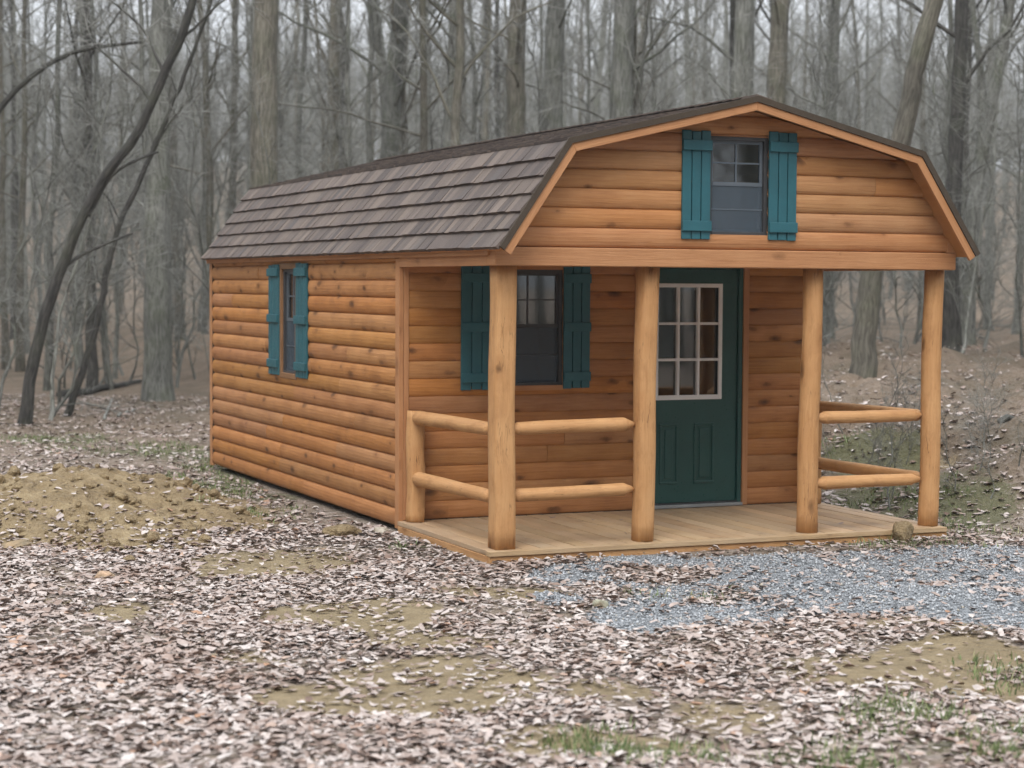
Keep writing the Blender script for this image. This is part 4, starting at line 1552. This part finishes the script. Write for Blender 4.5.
def leaves(x, y, r, size=(0.045, 0.095)):
    n = len(x)
    ln = size[0]+(size[1]-size[0])*r.uniform(0, 1, n)**1.5
    wd = ln*r.uniform(0.4, 0.85, n)
    # template (8 verts): base, l1, l2, tip, r2, r1, m1, m2
    T = np.array([(-.5, 0, 0), (-.22, .42, .0), (.2, .36, .0), (.5, 0, 0), (.18, -.40, 0), (-.2, -.38, 0), (-.17, 0, 0), (.17, 0, 0)])
    V = np.tile(T, (n, 1, 1))
    V[:, :, :2] += r.normal(0, 0.06, (n, 8, 2))
    V[:, :, 0] *= ln[:, None]
    V[:, :, 1] *= wd[:, None]
    curl = r.uniform(-0.12, 0.22, n)*ln
    V[:, [1, 2, 4, 5], 2] += (curl[:, None])*(0.6+0.8*r.uniform(0, 1, (n, 4)))
    cur2 = r.uniform(-0.06, 0.22, n)*ln
    V[:, [0, 3], 2] += cur2[:, None]*r.uniform(0, 1, (n, 2))
    a = r.uniform(0, 2*np.pi, n)
    tx, ty = r.normal(0, 0.13, n), r.normal(0, 0.13, n)
    # tilt then yaw
    z = V[:, :, 2]+V[:, :, 0]*tx[:, None]+V[:, :, 1]*ty[:, None]
    X_ = V[:, :, 0]*np.cos(a)[:, None]-V[:, :, 1]*np.sin(a)[:, None]+x[:, None]
    Y_ = V[:, :, 0]*np.sin(a)[:, None]+V[:, :, 1]*np.cos(a)[:, None]+y[:, None]
    Z_ = z-z.min(1)[:, None]*0.6+(top_h(x, y)+r.uniform(0.0, 0.022, n))[:, None]
    V = np.stack([X_, Y_, Z_], -1).reshape(-1, 3)
    o = np.arange(n)[:, None]*8
    q = np.concatenate([o+np.array([[6, 7, 2, 1]]), o+np.array([[6, 5, 4, 7]])])
    t3 = np.concatenate([o+np.array([[0, 6, 1]]), o+np.array([[7, 3, 2]]), o+np.array([[0, 5, 6]]), o+np.array([[7, 4, 3]])])
    return V, q, t3


parts_ = []
for n, d0, d1, sd, sz in ((125000, 6.8, 15.5, 1, (0.022, 0.088)), (95000, 15, 34, 2, (0.030, 0.105))):
    x, y, r = scatter(n, d0, d1, leafmask, sd)
    parts_.append(leaves(x, y, r, sz))
V = np.concatenate([p[0] for p in parts_])
o1 = len(parts_[0][0])
me = np_mesh('leaf_litter', V, [np.concatenate([parts_[0][1], parts_[1][1]+o1]), np.concatenate([parts_[0][2], parts_[1][2]+o1])], M['leaf'])
link('leaf_litter', me, kind='stuff', label='dry fallen leaves covering the ground', category='leaves')
# a few leaves blown onto the porch floor
x, y = rs.uniform(0.2, 3.7, 9), rs.uniform(0.2, 1.7, 9)
for k in range(9):
    V, q, t3 = leaves(np.zeros(1), np.zeros(1), np.random.default_rng(900+k), (0.04, 0.06))
    V[:, 2] -= V[:, 2].min()
    o = link('dry_leaf', np_mesh('dry_leaf', V, [q, t3], M['leaf']), label='small dry leaf lying on the porch floor boards', category='leaf', group='leaves on the porch floor')
    o.location = (x[k], y[k], 0.001)

# gravel: crushed stone pebbles
x, y, r = scatter(130000, 8.5, 17.5, lambda x, y: ss(0.1, 0.9, gravel_mask(x, y)), 5)
n = len(x)
s_ = 0.0045+0.012*r.uniform(0, 1, n)**1.8
T = np.array([(1, 0, 0), (0, 1, 0), (-1, 0, 0), (0, -1, 0), (0, 0, 1), (0, 0, -1)], float)
V = np.tile(T, (n, 1, 1))*r.uniform(0.6, 1.25, (n, 6, 1))+r.normal(0, 0.12, (n, 6, 3))
V *= s_[:, None, None]*np.stack([np.ones(n), r.uniform(.6, 1, n), r.uniform(.5, .9, n)], -1)[:, None, :]
a = r.uniform(0, 6.28, n)
X_ = V[:, :, 0]*np.cos(a)[:, None]-V[:, :, 1]*np.sin(a)[:, None]+x[:, None]
Y_ = V[:, :, 0]*np.sin(a)[:, None]+V[:, :, 1]*np.cos(a)[:, None]+y[:, None]
Z_ = V[:, :, 2]+(height(x, y)+s_*0.45)[:, None]
V = np.stack([X_, Y_, Z_], -1).reshape(-1, 3)
o = np.arange(n)[:, None]*6
tri = np.concatenate([o+np.array([q]) for q in ((0, 1, 4), (1, 2, 4), (2, 3, 4), (3, 0, 4), (1, 0, 5), (2, 1, 5), (3, 2, 5), (0, 3, 5))])
link('gravel', np_mesh('gravel', V, [tri], M['gravel']), kind='stuff', label='blue-grey crushed gravel in front of the porch', category='gravel')


# grass
def grassmask(x, y):
    m = 0.0*x
    for a, s_ in [((640, 750, 90, 18), 1.0), ((830, 755, 70, 18), 1.0), ((965, 730, 100, 34), 1.0), ((1000, 680, 60, 14), 0.4), ((205, 475, 40, 16), 1.0), ((690, 742, 40, 10), 0.5), ((560, 545, 40, 4), 0.4), ((790, 541, 150, 7), 0.9), ((905, 536, 60, 8), 0.7), ((980, 538, 60, 10), 0.5),
                  ((705, 602, 16, 4), 1.0), ((748, 592, 18, 4), 0.6), ((645, 597, 26, 4), 0.6), ((205, 468, 30, 14), 0.8), ((240, 490, 28, 12), 0.8), ((275, 515, 28, 10), 0.6), ((205, 517, 10, 5), 0.9), ((410, 548, 20, 5), 0.6),
                  ((950, 505, 45, 25), 0.5), ((880, 505, 40, 22), 0.5), ((840, 480, 40, 30), 0.5), ((150, 448, 110, 8), 0.35), ((50, 440, 60, 6), 0.35)]:
        m = np.maximum(m, s_*px_blob(x, y, *a))
    return np.clip(m*(0.5+1.2*fnoise(x, y, 5.0, 3, 17)), 0, 1)


xa, ya, r = scatter(85000, 7.0, 11.5, grassmask, 9)
x, y, r = scatter(260000, 11.5, 29, grassmask, 10)
near = len(xa)
x, y = np.concatenate([xa, x]), np.concatenate([ya, y])
n = len(x)
hh = r.uniform(0.015, 0.07, n)
a = r.uniform(0, 6.28, n)
ba = r.uniform(0, 6.28, n)
w_ = r.uniform(0.0025, 0.005, n)
bend = r.uniform(0.2, 0.9, n)*hh
z0 = top_h(x, y)
ux, uy = np.cos(a)*w_, np.sin(a)*w_
bx, by = np.cos(ba)*bend, np.sin(ba)*bend
V = np.stack([np.stack([x-ux, y-uy, z0-0.005], -1), np.stack([x+ux, y+uy, z0-0.005], -1), np.stack([x+ux*.7+bx*.4, y+uy*.7+by*.4, z0+hh*.6], -1), np.stack([x-ux*.7+bx*.4, y-uy*.7+by*.4, z0+hh*.6], -1), np.stack([x+bx, y+by, z0+hh], -1)], 1).reshape(-1, 3)
o = np.arange(n)[:, None]*5
link('grass', np_mesh('grass', V, [o+np.array([[0, 1, 2, 3]]), o+np.array([[3, 2, 4]])], M['grass']), kind='stuff', label='sparse short green grass coming through the leaves', category='grass')


# ------------------------------------------------------------------ damp winter air
t = NT('damp_air')
t.t.nodes.remove(t.b)
vol = t.n('ShaderNodeVolumePrincipled', {'Color': (0.93, 0.95, 0.96, 1), 'Density': 0.0006, 'Anisotropy': 0.0})
t.t.links.new(vol.outputs[0], t.t.nodes['Material Output'].inputs['Volume'])
mb = MB()
mb.box((-130, -30, -2.2), (240, 330, 48.0), 0)
mb.build('haze', t.m, None, kind='stuff', label='thin damp haze between the trees', category='haze')
